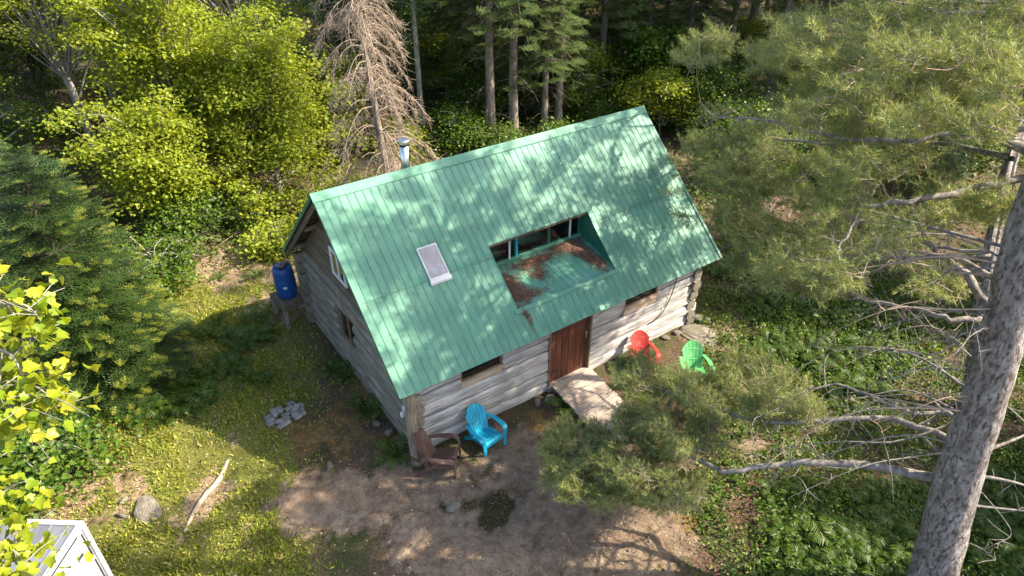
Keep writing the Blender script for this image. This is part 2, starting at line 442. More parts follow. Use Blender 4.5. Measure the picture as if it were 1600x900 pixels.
def gz(x, y):
    x = np.asarray(x, float); y = np.asarray(y, float)
    far = smooth01((np.hypot(x / 1.3, y) - 5) / 12)
    cab = smooth01((np.maximum(np.abs(x) - 4.2, np.abs(y) - 3.0)) / 1.0)
    h = wob(x, y, 0.35) * .35 * far + wob(x, y, 1.7) * .035 * cab + wob(x, y, 5) * .010 * cab
    rk = np.clip(blobs(x, y, ROCK), 0, 1.5)
    return h + rk * .05 * cab - 0.0
def g1(x, y): return float(gz(np.array([x]), np.array([y]))[0])

def build_ground():
    def axis(lo, hi, step, far):
        a = np.arange(lo, hi + 1e-6, step)
        out = [step]
        l = []; r = []
        s = step; p = lo
        while p > -far: s *= 1.25; p -= s; l.append(p)
        s = step; p = hi
        while p < far: s *= 1.25; p += s; r.append(p)
        return np.array(l[::-1] + a.tolist() + r)
    xs = axis(-13.5, 12, .13, 400); ys = axis(-13, 10, .13, 400)
    X, Y = np.meshgrid(xs, ys)
    x, y = X.ravel(), Y.ravel()
    rock, ora, dm, red, tan, grass, fern = zones(x, y)
    z = gz(x, y) + rock * (wob(x, y, 9) * .012 + wob(x, y, 16) * .008)
    V = np.stack([x, y, z], -1)
    nx, ny = len(xs), len(ys)
    i = np.arange(nx - 1)[None] + np.arange(ny - 1)[:, None] * nx
    F = np.stack([i, i + 1, i + nx + 1, i + nx], -1).reshape(-1, 4)
    m, nt, bs, N, Lk = nodes_of('forest_floor')
    a1 = N('ShaderNodeVertexColor'); a1.layer_name = 'zone_a'
    a2 = N('ShaderNodeVertexColor'); a2.layer_name = 'zone_b'
    s1 = N('ShaderNodeSeparateColor'); Lk(a1.outputs[0], s1.inputs[0])
    s2 = N('ShaderNodeSeparateColor'); Lk(a2.outputs[0], s2.inputs[0])
    fine = noise(nt, 22, 8, .7)
    mid = noise(nt, 4.5, 9, .78)
    big = noise(nt, .9, 5, .6)
    speck = noise(nt, 60, 3, .6)
    litter = ramp(nt, fine, [(.3, (.045, .030, .020)), (.5, (.115, .078, .050)), (.7, (.22, .155, .105))])
    litter = mixc(nt, ramp(nt, big, [(.45, (0, 0, 0)), (.65, (1, 1, 1))]), litter, ramp(nt, fine, [(.3, (.025, .035, .012)), (.7, (.075, .09, .03))]))
    tanc = ramp(nt, fine, [(.3, (.15, .10, .06)), (.5, (.30, .215, .135)), (.72, (.46, .36, .25))])
    grassc = ramp(nt, fine, [(.3, (.065, .075, .016)), (.5, (.14, .145, .030)), (.7, (.25, .23, .062))])
    rockc = ramp(nt, mid, [(.28, (.085, .060, .040)), (.45, (.215, .155, .105)), (.6, (.345, .258, .178)), (.78, (.50, .39, .28))])
    rockc = mixc(nt, ramp(nt, speck, [(.5, (0, 0, 0)), (.68, (.8, .8, .8))]), rockc, (.075, .065, .058))
    rockc = mixc(nt, ramp(nt, noise(nt, 2.3, 6, .7, (1.5, .8, 1), dist=.6), [(.54, (0, 0, 0)), (.64, (.75, .75, .75))]), rockc, ramp(nt, fine, [(.3, (.10, .06, .04)), (.7, (.27, .18, .12))]))
    patch = noise(nt, 1.3, 6, .7)
    rockc = mixc(nt, ramp(nt, patch, [(.5, (0, 0, 0)), (.7, (.6, .6, .6))]), rockc, ramp(nt, mid, [(.3, (.075, .058, .046)), (.55, (.155, .125, .10)), (.75, (.26, .215, .175))]))  # dark patches against tan: dappled sun and shade put into rock colour
    orac = ramp(nt, mid, [(.3, (.055, .040, .016)), (.5, (.16, .100, .036)), (.7, (.30, .19, .075))])
    dmc = ramp(nt, fine, [(.3, (.016, .017, .008)), (.55, (.05, .045, .017)), (.75, (.12, .085, .03))])
    redc = ramp(nt, fine, [(.3, (.048, .030, .021)), (.5, (.105, .066, .046)), (.75, (.20, .135, .095))])
    c = litter
    def layer(c, mask, col, w=.35):
        f = math_n(nt, 'ADD', mask, math_n(nt, 'MULTIPLY', math_n(nt, 'SUBTRACT', mid, .5), w), False)
        f = math_n(nt, 'ADD', f, math_n(nt, 'MULTIPLY', math_n(nt, 'SUBTRACT', fine, .5), .9), True)
        f = ramp(nt, f, [(.22, (0, 0, 0)), (.72, (1, 1, 1))])
        return mixc(nt, f, c, col)
    c = layer(c, s2.outputs[1], grassc, .7)
    c = layer(c, s2.outputs[0], tanc, .7)
    c = layer(c, a2.outputs['Alpha'], redc, .5)
    c = layer(c, s1.outputs[0], rockc, 1.3)
    c = layer(c, s1.outputs[1], orac, 1.5)
    c = layer(c, s1.outputs[2], dmc, 1.6)
    Lk(c, bs.inputs['Base Color'])
    bs.inputs['Roughness'].default_value = .95
    bs.inputs['Specular IOR Level'].default_value = .15
    hb = math_n(nt, 'ADD', math_n(nt, 'MULTIPLY', fine, .5), mid)
    bump(nt, bs, hb, 1.0, .09)
    me = tri_mesh('ground', V, F, m, True)
    for nm, ch in (('zone_a', (rock, ora, dm, np.ones_like(x))), ('zone_b', (tan, grass, fern, red))):
        at = me.color_attributes.new(nm, 'FLOAT_COLOR', 'POINT')
        at.data.foreach_set('color', np.stack(ch, -1).astype(np.float32).ravel())
    return tag(link('ground', me), kind='structure')
build_ground()

# ------------------------------------------------------------------ log cabin
RX, RW, RH, RZ = 4.105, 2.979, 1.917, 4.566        # roof half length, half span, eave and ridge heights
SL = (RZ - RH) / RW
SA = math.atan(SL)
WX, WY = 3.81, 2.71                                # outer wall faces
def roofz(y): return RZ - abs(y) * SL
cabin = empty('log_cabin', (0, 0, 0))
tag(cabin, 'weathered log cabin with green ribbed metal roof and recessed roof balcony', 'cabin')

def log_mesh(name, length, h, t, mat, seed, axis='x', p=.5):
    r = np.random.default_rng(seed)
    n = max(4, int(length / .35)); k = 10
    s = np.linspace(-length / 2, length / 2, n + 1)
    a = np.linspace(0, 2 * np.pi, k, endpoint=False) + np.pi / k
    ca, sa = np.cos(a), np.sin(a)
    yy = np.sign(ca) * np.abs(ca) ** p * t / 2
    zz = np.sign(sa) * np.abs(sa) ** p * h / 2
    rings = []
    ph = r.uniform(0, 6, 4)
    for q in s:
        o = .012 * math.sin(q * 1.1 + ph[0]); oz = .014 * math.sin(q * .8 + ph[1])
        g = 1 + .05 * math.sin(q * 1.7 + ph[2]) + r.normal(0, .012)
        j = r.normal(0, .006, (2, k))
        rings.append(np.stack([np.full(k, q), yy * g + o + j[0], zz * g + oz + j[1]], -1))
    V = np.vstack(rings)
    if axis == 'y': V = V[:, [1, 0, 2]] * np.array([-1, 1, 1])
    f = []
    for i in range(n):
        for j in range(k): f.append((i * k + j, i * k + (j + 1) % k, (i + 1) * k + (j + 1) % k, (i + 1) * k + j))
    f.append(tuple(range(k))[::-1]); f.append(tuple(range(n * k, n * k + k)))
    return MB().add(V.tolist(), f).mesh(name, mat)
DOOR = (-.61, .49); W1 = (-2.73, -1.77); W2 = (1.44, 2.44)
CH = .29
seed = 100
for i in range(7):
    z0 = i * CH; ends = .06 + .03 * math.sin(i * 2.2)
    spans = [(-WX - ends * .4, DOOR[0]), (DOOR[1], WX + ends)]
    if 4 <= i <= 5:
        spans = [(-WX - ends * .4, W1[0]), (W1[1], DOOR[0]), (DOOR[1], W2[0]), (W2[1], WX + ends)]
    if i == 6: spans = [(-WX - .05, WX + .05)]
    if i == 0: spans = [(-WX - .02, DOOR[0] - .0), (DOOR[1], WX + .05)]
    for a, b in spans:
        seed += 1
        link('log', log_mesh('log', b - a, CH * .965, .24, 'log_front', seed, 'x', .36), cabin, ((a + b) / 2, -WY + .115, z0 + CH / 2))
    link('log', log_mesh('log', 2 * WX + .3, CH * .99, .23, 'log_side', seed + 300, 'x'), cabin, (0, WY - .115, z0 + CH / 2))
for i in range(8):
    z0 = -CH / 2 + i * CH; h = CH
    if i == 0: z0, h = 0.0, CH / 2
    ends = .05 + .03 * math.sin(i * 1.7 + 1)
    if i == 7: ends = -.32
    for sx in (-1, 1):
        spans = [(-WY - ends, WY + ends)]
        if sx < 0 and 3 <= i <= 5: spans = [(-WY - ends, -.13), (.76, WY + ends)]
        for a, b in spans:
            seed += 1
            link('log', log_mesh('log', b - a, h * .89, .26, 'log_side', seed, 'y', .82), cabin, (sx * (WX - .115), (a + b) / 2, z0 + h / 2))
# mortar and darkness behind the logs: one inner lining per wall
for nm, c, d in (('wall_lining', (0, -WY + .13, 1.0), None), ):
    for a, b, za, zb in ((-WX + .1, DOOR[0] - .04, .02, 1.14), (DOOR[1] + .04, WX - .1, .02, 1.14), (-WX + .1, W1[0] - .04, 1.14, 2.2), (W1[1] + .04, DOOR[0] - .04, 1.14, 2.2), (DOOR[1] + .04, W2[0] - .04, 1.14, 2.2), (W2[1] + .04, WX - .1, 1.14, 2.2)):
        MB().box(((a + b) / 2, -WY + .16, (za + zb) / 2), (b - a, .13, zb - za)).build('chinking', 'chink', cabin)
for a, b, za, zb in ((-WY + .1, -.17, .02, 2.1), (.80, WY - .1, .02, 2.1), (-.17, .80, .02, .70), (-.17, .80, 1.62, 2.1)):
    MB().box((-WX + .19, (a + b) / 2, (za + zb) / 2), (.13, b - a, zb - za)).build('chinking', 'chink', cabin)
# corner post at the front left, with a lamp beside it
pts = smooth_line([(-WX - .02, -WY - .12, -.03), (-WX - .05, -WY - .08, .9), (-WX - .0, -WY - .05, 1.9)], 9)
V, F = tube(pts, [.15, .13, .12, .115, .11, .11, .105, .10, .10], 10)
link('corner_post', tri_mesh('corner_post', V, F, 'post', True), cabin)
lamp = MB().box((-WX - .035, -WY + .22, 1.06), (.04, .10, .22)).build('wall_lamp', 'white', cabin, .008)
MB().lathe([(.035, 0), (.045, .03), (.045, .10), (.02, .13)], 12, (-WX - .085, -WY + .22, .93)).build('lamp_head', 'white', lamp, smooth=True)
# gable boards
def gable(sx, win):
    z = 2.03; bh = .19
    x = sx * (WX - .05)
    while z < RZ - .35:
        z1 = min(z + bh, RZ - .22)
        y0, y1 = (RZ - .16 - z) / SL, (RZ - .16 - z1) / SL
        segs = [(-1, 1)]
        if win and z1 > 2.5 and z < 3.16:
            segs = 'w'
        mk = []
        if segs == 'w':
            mk = [[(-y0, z), (-.17, z), (-.17, z1 - .008), (-y1, z1 - .008)], [(.53, z), (y0, z), (y1, z1 - .008), (.53, z1 - .008)]]
        else:
            mk = [[(-y0, z), (y0, z), (y1, z1 - .008), (-y1, z1 - .008)]]
        for q in mk:
            off = random.uniform(-.008, .008)
            MB().prism([(x + off, a, b) for a, b in q], (-.03 * sx, 0, 0)).build('gable_board', 'board_dark', cabin, .004)
        z += bh
gable(-1, True); gable(1, False)
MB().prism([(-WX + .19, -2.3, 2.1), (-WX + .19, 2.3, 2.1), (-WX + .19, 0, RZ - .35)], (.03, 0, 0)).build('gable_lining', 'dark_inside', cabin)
# loft window in the gable (white frame) and lower gable window
def window(name, axis, c, w, h, frame_mat, pane_mat, fw=.05, mull=0, depth=.06):
    cx, cy, cz = c
    root = MB()
    def bx(a, b, da, db, t):
        return ((cx + a, cy, cz + b), (da, t, db)) if axis == 'x' else ((cx, cy + a, cz + b), (t, da, db))
    for a, b, da, db in ((-w / 2 + fw / 2, 0, fw, h), (w / 2 - fw / 2, 0, fw, h), (0, h / 2 - fw / 2, w - 2 * fw, fw), (0, -h / 2 + fw / 2, w - 2 * fw, fw)):
        root.box(*bx(a, b, da, db, depth))
    for k in range(mull):
        root.box(*bx(-w / 2 + w * (k + 1) / (mull + 1), 0, fw * .8, h - 2 * fw, depth * .9))
    o = root.build(name, frame_mat, cabin, .006)
    n = mull + 1
    pw = (w - 2 * fw - mull * fw * .8) / n
    for k in range(n):
        a = -w / 2 + fw + pw / 2 + k * (pw + fw * .8)
        MB().box(*bx(a, 0, pw - .002, h - 2 * fw - .002, .008)).build('pane', pane_mat, o)
    return o
window('window', 'y', (-WX + .04, .18, 2.83), .70, .66, 'white', 'glass', .06, 1)
o = window('window', 'y', (-WX + .10, .315, 1.16), .86, .84, 'trim_brown', 'glass', .05, 1)
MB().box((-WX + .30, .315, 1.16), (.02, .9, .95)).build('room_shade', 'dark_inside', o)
# front windows: clear glass above a tan board; dark sheet behind paints the unlit room
for (a, b), zb, zp in ((W1, 1.16, 1.32), (W2, 1.16, 1.36)):
    o = window('window', 'x', ((a + b) / 2, -WY + .06, (zp + 1.74) / 2 + .01), b - a, 1.74 - zp + .02, 'trim_brown', 'glass', .04, 0, .10)
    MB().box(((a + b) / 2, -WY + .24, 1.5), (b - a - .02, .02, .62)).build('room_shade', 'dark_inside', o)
    MB().box(((a + b) / 2, -WY + .03, (zb + zp) / 2), (b - a - .03, .05, zp - zb - .01)).build('sill_board', 'panel_wood', o, .006)
    MB().box(((a + b) / 2, -WY - .02, zp + .012), (b - a + .04, .10, .03)).build('sill', 'panel_wood', o, .006)
    for x in (a - .012, b + .012):
        MB().box((x, -WY + .045, 1.45), (.045, .06, .56)).build('jamb', 'trim_brown', o, .006)
# door of vertical red-brown boards
door = MB().box(((DOOR[0] + DOOR[1]) / 2, -WY + .10, 1.0), (DOOR[1] - DOOR[0] - .03, .03, 1.66)).build('door', 'door', cabin)
nb = 6; bw = (DOOR[1] - DOOR[0] - .04) / nb
for k in range(nb):
    MB().box((DOOR[0] + .02 + bw * (k + .5), -WY + .068 + random.uniform(-.004, .004), 1.0), (bw - .006, .03, 1.66)).build('door_board', 'door', door, .004)
MB().box((.39, -WY + .03, 1.10), (.03, .05, .16)).build('door_handle', 'steel', door, .008)
for zz in (.45, 1.5):
    MB().box((-.45, -WY + .045, zz), (.25, .012, .04)).build('hinge', 'rubber', door)
for x in (DOOR[0] + .002, DOOR[1] - .002):
    MB().box((x, -WY + .04, .98), (.045, .14, 1.80)).build('door_jamb', 'trim_brown', cabin, .006)
MB().box((-.06, -WY + .02, .10), (1.16, .2, .14)).build('threshold', 'plank', cabin, .01)
# cable drooping on the front wall
V, F = tube(smooth_line([(3.02, -WY - .03, 1.85), (2.86, -WY - .05, 1.2), (2.62, -WY - .05, .78), (2.3, -WY - .04, .62)], 14), .012, 5)
link('cable', tri_mesh('cable', V, F, 'rubber', True), cabin)

# roof deck (boards under the metal) and recessed balcony
RECX0, RECX1 = -1.33, 1.31
RECY0, RECY1 = 1.47, 2.53            # distance from the ridge, front slope
TH = .03
def slab(x0, x1, ya, yb, side, name, mat, lift=0.0, th=TH):
    s = -1 if side == 'f' else 1
    pts = [(x0, s * ya, roofz(ya) + lift), (x1, s * ya, roofz(ya) + lift), (x1, s * yb, roofz(yb) + lift), (x0, s * yb, roofz(yb) + lift)]
    return MB().prism(pts, (0, 0, -th)).build(name, mat, cabin)
LD = -.016
slab(-RX + .03, RECX0, 0.0, RW - .02, 'f', 'roof_deck', 'board_dark', LD)
slab(RECX1, RX - .03, 0.0, RW - .02, 'f', 'roof_deck', 'board_dark', LD)
slab(RECX0, RECX1, 0.0, RECY0, 'f', 'roof_deck', 'board_dark', LD)
slab(RECX0, RECX1, RECY1 + .0, RW - .02, 'f', 'roof_deck', 'board_dark', LD)
slab(-RX + .03, RX - .03, 0.0, RW - .02, 'b', 'roof_deck', 'board_dark', LD)
# rake boards and purlin poles under the gable overhang
for sx in (-1, 1):
    for s in (-1, 1):
        MB().bar((sx * (RX - .05), 0, RZ - .17), (sx * (RX - .05), s * (RW - .03), RH - .15 + .03), .03, .12).build('rake_board', 'board_dark', cabin, .004)
        for yy in (1.25, 2.35):
            V, F = tube([(sx * (WX - .3), s * yy, roofz(yy) - .19), (sx * (RX - .08), s * yy, roofz(yy) - .19)], .065, 9)
            link('purlin', tri_mesh('purlin', V, F, 'post', True), cabin)
    V, F = tube([(sx * (WX - .3), 0, RZ - .24), (sx * (RX - .08), 0, RZ - .24)], .08, 9)
    link('ridge_pole', tri_mesh('ridge_pole', V, F, 'post', True), cabin)
for k in range(12):      # strapping seen under the rear overhang
    yy = .2 + k * .235
    MB().box((-RX + .17, yy, roofz(yy) - .115), (.26, .07, .025), Matrix.Rotation(-SA, 3, 'X')).build('strapping', 'board_dark', cabin)
# metal panels: one ribbed strip each
PITCHR = .158
NP = int(round(2 * RX / PITCHR)); PW = 2 * RX / NP
_pm = {}
def panel_mesh(L, w=None):
    w = w or PW
    key = (round(L, 3), round(w, 3))
    if key not in _pm:
        g = .001; rb = .020; rh = .011
        prof = [(g, 0), (w - rb - .012, 0), (w - rb, rh), (w - .007, rh), (w - .001, .001)]
        v = []; 
        for q in (0, -L): v += [(px, q, pz) for px, pz in prof]
        n = len(prof)
        f = [(i, i + n, i + n + 1, i + 1) for i in range(n - 1)]
        v += [(g, 0, -.010), (w - .001, 0, -.010), (g, -L, -.010), (w - .001, -L, -.010)]
        f += [tuple(list(range(n, 2 * n)) + [13, 12]), tuple(list(range(n))[::-1] + [10, 11]), (0, 10, 12, n), (n - 1, 2 * n - 1, 13, 11)]
        _pm[key] = MB().add(v, f).mesh('roof_panel', 'roof')
    return _pm[key]
def put_panel(x, ya, yb, lift=0.0, side=-1, name='roof_panel'):
    L = (yb - ya) / math.cos(SA)
    return link(name, panel_mesh(L), cabin, (x if side < 0 else x + PW, side * ya, roofz(ya) + lift), (SA, 0, 0) if side < 0 else (SA, 0, math.pi))
SEAM = 1.63
for i in range(NP):
    x = -RX + i * PW
    mid = x + PW / 2
    j = random.uniform(-.003, .003)
    if RECX0 - PW * .5 < x and x + PW < RECX1 + PW * .5:
        put_panel(x, .06, RECY0, .012 + j)
        put_panel(x, RECY1, RW + .03, j)
    else:
        put_panel(x, .06, SEAM + .03, .022 + j)
        put_panel(x, SEAM - .02, RW + .03, j * .5)
    put_panel(x, .06, RW + .03, 0, 1)
# ridge cap and rake trim
for s in (-1, 1):
    c, sn = math.cos(SA), math.sin(SA)
    q = [(-RX - .03, 0, RZ + .050), (RX + .03, 0, RZ + .050), (RX + .03, s * .135, RZ + .047 - .135 * SL), (-RX - .03, s * .135, RZ + .047 - .135 * SL)]
    MB().prism(q, (0, 0, -.022)).build('ridge_cap', 'roof', cabin)
    for sx in (-1, 1):
        q = [(sx * (RX + .012), s * .05, roofz(.05) + .03), (sx * (RX - .05), s * .05, roofz(.05) + .03), (sx * (RX - .05), s * (RW + .035), roofz(RW + .035) + .03), (sx * (RX + .012), s * (RW + .035), roofz(RW + .035) + .03)]
        MB().prism(q, (0, 0, -.012)).build('rake_trim', 'roof', cabin)
        q = [(sx * (RX + .013), s * .05, roofz(.05) + .03), (sx * (RX + .013), s * (RW + .035), roofz(RW + .035) + .03), (sx * (RX + .013), s * (RW + .035), roofz(RW + .035) - .06), (sx * (RX + .013), s * .05, roofz(.05) - .06)]
        MB().prism(q, (sx * .006, 0, 0)).build('rake_trim', 'roof_dark', cabin)
# balcony in the roof: ribbed floor, side walls, window wall
FB, FF = 2.58, roofz(RECY1)
BY = 1.22                                  # window wall, distance from the ridge
fl = math.hypot(FB - FF, RECY1 - BY); fa = math.atan2(FB - FF, RECY1 - BY)
nfl = 17; fw_ = (RECX1 - RECX0) / nfl
for i in range(nfl):
    link('balcony_panel', panel_mesh(fl, fw_), cabin, (RECX0 + i * fw_, -BY, FB + .004), (fa, 0, 0))
MB().prism([(RECX0, -BY, FB - .012), (RECX1, -BY, FB - .012), (RECX1, -RECY1, FF - .012), (RECX0, -RECY1, FF - .012)], (0, 0, -.04)).build('balcony_deck', 'board_dark', cabin)
for x, o in ((RECX0, -.03), (RECX1, .03)):
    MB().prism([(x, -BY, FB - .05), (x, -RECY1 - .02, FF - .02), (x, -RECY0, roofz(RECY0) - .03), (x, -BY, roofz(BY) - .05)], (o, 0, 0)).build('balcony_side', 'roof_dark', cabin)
for k in range(5):
    yy = BY + .12 + k * .2
    zt = roofz(max(yy, RECY0)) - .06 if yy > RECY0 else roofz(RECY0)
    zb = FB - (yy - BY) * (FB - FF) / (RECY1 - BY) + .02
    if zt - zb > .05:
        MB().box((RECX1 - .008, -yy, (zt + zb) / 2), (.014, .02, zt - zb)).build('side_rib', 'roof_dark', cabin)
for a, b, c_, d_ in ((RECX0, RECX1, RECY1 - .02, RECY1 + .04),):
    MB().prism([(a - .03, -c_, roofz(c_) + .027), (b + .03, -c_, roofz(c_) + .027), (b + .03, -d_, roofz(d_) + .024), (a - .03, -d_, roofz(d_) + .024)], (0, 0, -.012)).build('balcony_flashing', 'roof', cabin)
bw_ = MB()
zt = roofz(BY) - .10
ww = window('window', 'x', ((RECX0 + RECX1) / 2, -BY - .0, (FB + zt) / 2 + .01), RECX1 - RECX0 - .02, zt - FB, 'roof_dark', 'glass', .06, 2, .07)
for x, m_ in ((-.62, 'white'), (-.44, 'teal_paint'), (.98, 'white')):
    MB().box((x, -BY - .05, (FB + zt) / 2), (.035 if m_ == 'white' else .05, .03, zt - FB - .06)).build('mullion', m_, ww)
MB().box((0, -BY - .06, FB + .045), (RECX1 - RECX0 - .06, .05, .05)).build('sill', 'roof', ww)
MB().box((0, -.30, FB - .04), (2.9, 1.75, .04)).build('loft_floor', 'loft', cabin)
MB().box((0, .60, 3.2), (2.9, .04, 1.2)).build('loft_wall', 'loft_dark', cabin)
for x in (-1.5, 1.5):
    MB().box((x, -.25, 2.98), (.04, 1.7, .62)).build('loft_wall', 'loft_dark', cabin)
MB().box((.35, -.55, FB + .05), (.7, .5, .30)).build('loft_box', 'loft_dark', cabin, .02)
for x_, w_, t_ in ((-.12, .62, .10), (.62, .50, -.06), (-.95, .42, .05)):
    MB().box((x_, -1.0, FB + .11), (w_, .03, .26), Matrix.Rotation(-.9, 3, 'X') @ Matrix.Rotation(t_, 3, 'Z')).build('lit_loft_board', 'loft', cabin)  # pale tilted boards added behind the glass to suggest a lit interior
# drifts of rusty needles on the balcony floor
def drift(cx, cy, rx, ry, rot, n, h):
    r = np.random.default_rng(int(1000 + cx * 100 + cy * 10))
    a = r.uniform(0, 6.28, n); q = np.abs(r.normal(0, .62, n)) * (1 + .35 * np.sin(a * 3 + 1) + .2 * np.sin(a * 7))
    x = cx + rx * q * np.cos(a) * math.cos(rot) - ry * q * np.sin(a) * math.sin(rot)
    y = cy + rx * q * np.cos(a) * math.sin(rot) + ry * q * np.sin(a) * math.cos(rot)
    ok = (x > RECX0 + .03) & (x < RECX1 - .03) & (y < -BY - .05)
    x, y, q = x[ok], y[ok], q[ok]
    onr = y < -RECY1
    z = np.where(onr, RZ + y * SL, FB + (y + BY) * (FB - FF) / (RECY1 - BY)) + .012 + np.clip(h * (1.2 - q * .8), 0, 1) * r.uniform(0, 1, len(x))
    d = np.stack([r.normal(size=len(x)), r.normal(size=len(x)), r.normal(size=len(x)) * .2], -1)
    P = np.array([[-.5, 0, 0], [.5, 0, 0], [0, 1, 0.]]) * np.array([.014, .07, 1])
    V, F = scatter((P, np.array([[0, 1, 2]])), np.stack([x, y, z], -1), frames(d), r.uniform(.6, 1.2, len(x)))
    return V, F
acc = Acc()
for a in ((-1.0, -1.85, .22, .42, .25, 2600, .05), (-.95, -2.22, .38, .18, -.2, 2200, .05), (-1.15, -1.45, .2, .2, 0, 800, .03), (-.15, -1.52, .55, .16, .05, 2600, .05), (-.28, -1.86, .2, .16, .6, 900, .04), (.75, -1.42, .45, .16, 0, 2200, .06), (.95, -1.75, .22, .50, .25, 3200, .07), (1.08, -2.12, .14, .26, .1, 1100, .05), (-1.15, -2.62, .06, .25, .1, 350, .02)):
    acc.add(*drift(*a))
tag(link('needle_litter', acc.mesh('needle_litter', 'litter_red'), cabin), kind='stuff')
_r = np.random.default_rng(41)
n = 900; x = _r.uniform(-RX + .1, RX - .1, n); y = -np.minimum(_r.uniform(.25, RW, n), RW - .02)
k = ~((x > RECX0 - .05) & (x < RECX1 + .05) & (y < -RECY0 + .05) & (y > -RECY1 - .05)); x, y = x[k], y[k]; n = len(x)
D = np.stack([_r.normal(0, .4, n), -np.cos(SA) * np.ones(n), -np.sin(SA) * np.ones(n)], -1)
V, F = scatter((np.array([[-.5, 0, 0], [.5, 0, 0], [0, 1, 0.]]) * np.array([.012, .06, 1]), np.array([[0, 1, 2]])), np.stack([x, y, RZ + y * SL + .03], -1), frames(D), _r.uniform(.5, 1.1, n))
tag(link('roof_debris', tri_mesh('roof_debris', V, F, 'litter_red'), cabin), kind='stuff')
# skylight
def slope_box(x0, x1, ya, yb, lift, th, name, mat, parent, bev=0.004):
    pts = [(x0, -ya, roofz(ya) + lift), (x1, -ya, roofz(ya) + lift), (x1, -yb, roofz(yb) + lift), (x0, -yb, roofz(yb) + lift)]
    return MB().prism(pts, (0, 0, -th)).build(name, mat, parent, bev)
skyl = slope_box(-2.70, -2.28, 1.21, 1.74, .075, .11, 'skylight', 'white', cabin)
slope_box(-2.672, -2.308, 1.235, 1.68, .082, .03, 'pane', 'glass_sky_tint', skyl, 0)
slope_box(-2.715, -2.265, 1.72, 1.768, .086, .05, 'curb_flashing', 'white', skyl)
# stove pipe
pipe = MB().lathe([(.092, 0), (.092, .74)], 20, (-2.06, .26, 4.22)).build('stove_pipe', 'steel', cabin, smooth=False)
for p in pipe.data.polygons: p.use_smooth = len(p.vertices) == 4
MB().lathe([(.17, 0), (.165, .06), (.115, .12)], 20, (-2.06, .26, 4.28)).build('flashing', 'white', pipe)
MB().lathe([(.09, 0), (.085, .07)], 18, (-2.06, .26, 4.955)).build('pipe_neck', 'black', pipe)
MB().lathe([(.125, 0), (.13, .015), (.128, .06), (.11, .075)], 20, (-2.06, .26, 5.02)).build('pipe_cap', 'steel', pipe)
# foundation stones
def stone_mesh(name, mat, seed, flat=.6, sub=2, rough=.18):
    r = np.random.default_rng(seed)
    bm = bmesh.new(); bmesh.ops.create_icosphere(bm, subdivisions=sub, radius=1)
    d = unit(7, r); am = r.uniform(.0, rough * 2, 7)
    for v in bm.verts:
        p = np.array(v.co)
        s = 1 - sum(a * max(0, p @ q - .35) for q, a in zip(d, am)) * 1.3 + r.normal(0, .03)
        v.co = Vector(p * s)
        v.co.z *= flat
    me = bpy.data.meshes.new(name); bm.to_mesh(me); bm.free()
    me.materials.append(M[mat]); return me
SM = [stone_mesh('stone', 'stone', k, .65) for k in range(6)]
for k, (x, y, s) in enumerate(((3.95, -2.75, .20), (3.55, -2.92, .15), (3.2, -2.86, .13), (4.02, -2.35, .17), (2.8, -2.84, .12), (-.75, -2.95, .17), (-1.0, -2.88, .12), (4.15, -2.95, .14), (-3.95, -1.2, .12), (-3.97, -1.9, .13))):
    st = link('foundation_stone', SM[k % 6], cabin, (x, y, g1(x, y) + s * .25), (0, 0, k * 1.3)); st.scale = (s, s * .9, s)

# ------------------------------------------------------------------ ramp of planks to the door
ramp_o = empty('door_ramp', (-.06, -2.80, 0))
tag(ramp_o, 'pinkish grey plank ramp leading down from the cabin door', 'ramp')
NPL = 14; RL = 1.92
for k in range(NPL):
    t = (k + .5) / NPL
    y = -RL * t; z = .22 - .15 * t
    b = MB().box((0, 0, 0), (1.06 + random.uniform(-.02, .02), RL / NPL - .008, .035))
    b.build('plank', 'plank', ramp_o, .005, loc=(-.06 * t + random.uniform(-.008, .008), y, z), rot=(.078, random.uniform(-.006, .006), random.uniform(-.012, .012)))
for x in (-.45, .40):
    MB().bar((x, -.02, .155), (x - .05, -RL + .03, .02), .05, .09).build('stringer', 'plank', ramp_o)
MB().box((-.02, -.03, .09), (.95, .06, .18)).build('support', 'plank', ramp_o)

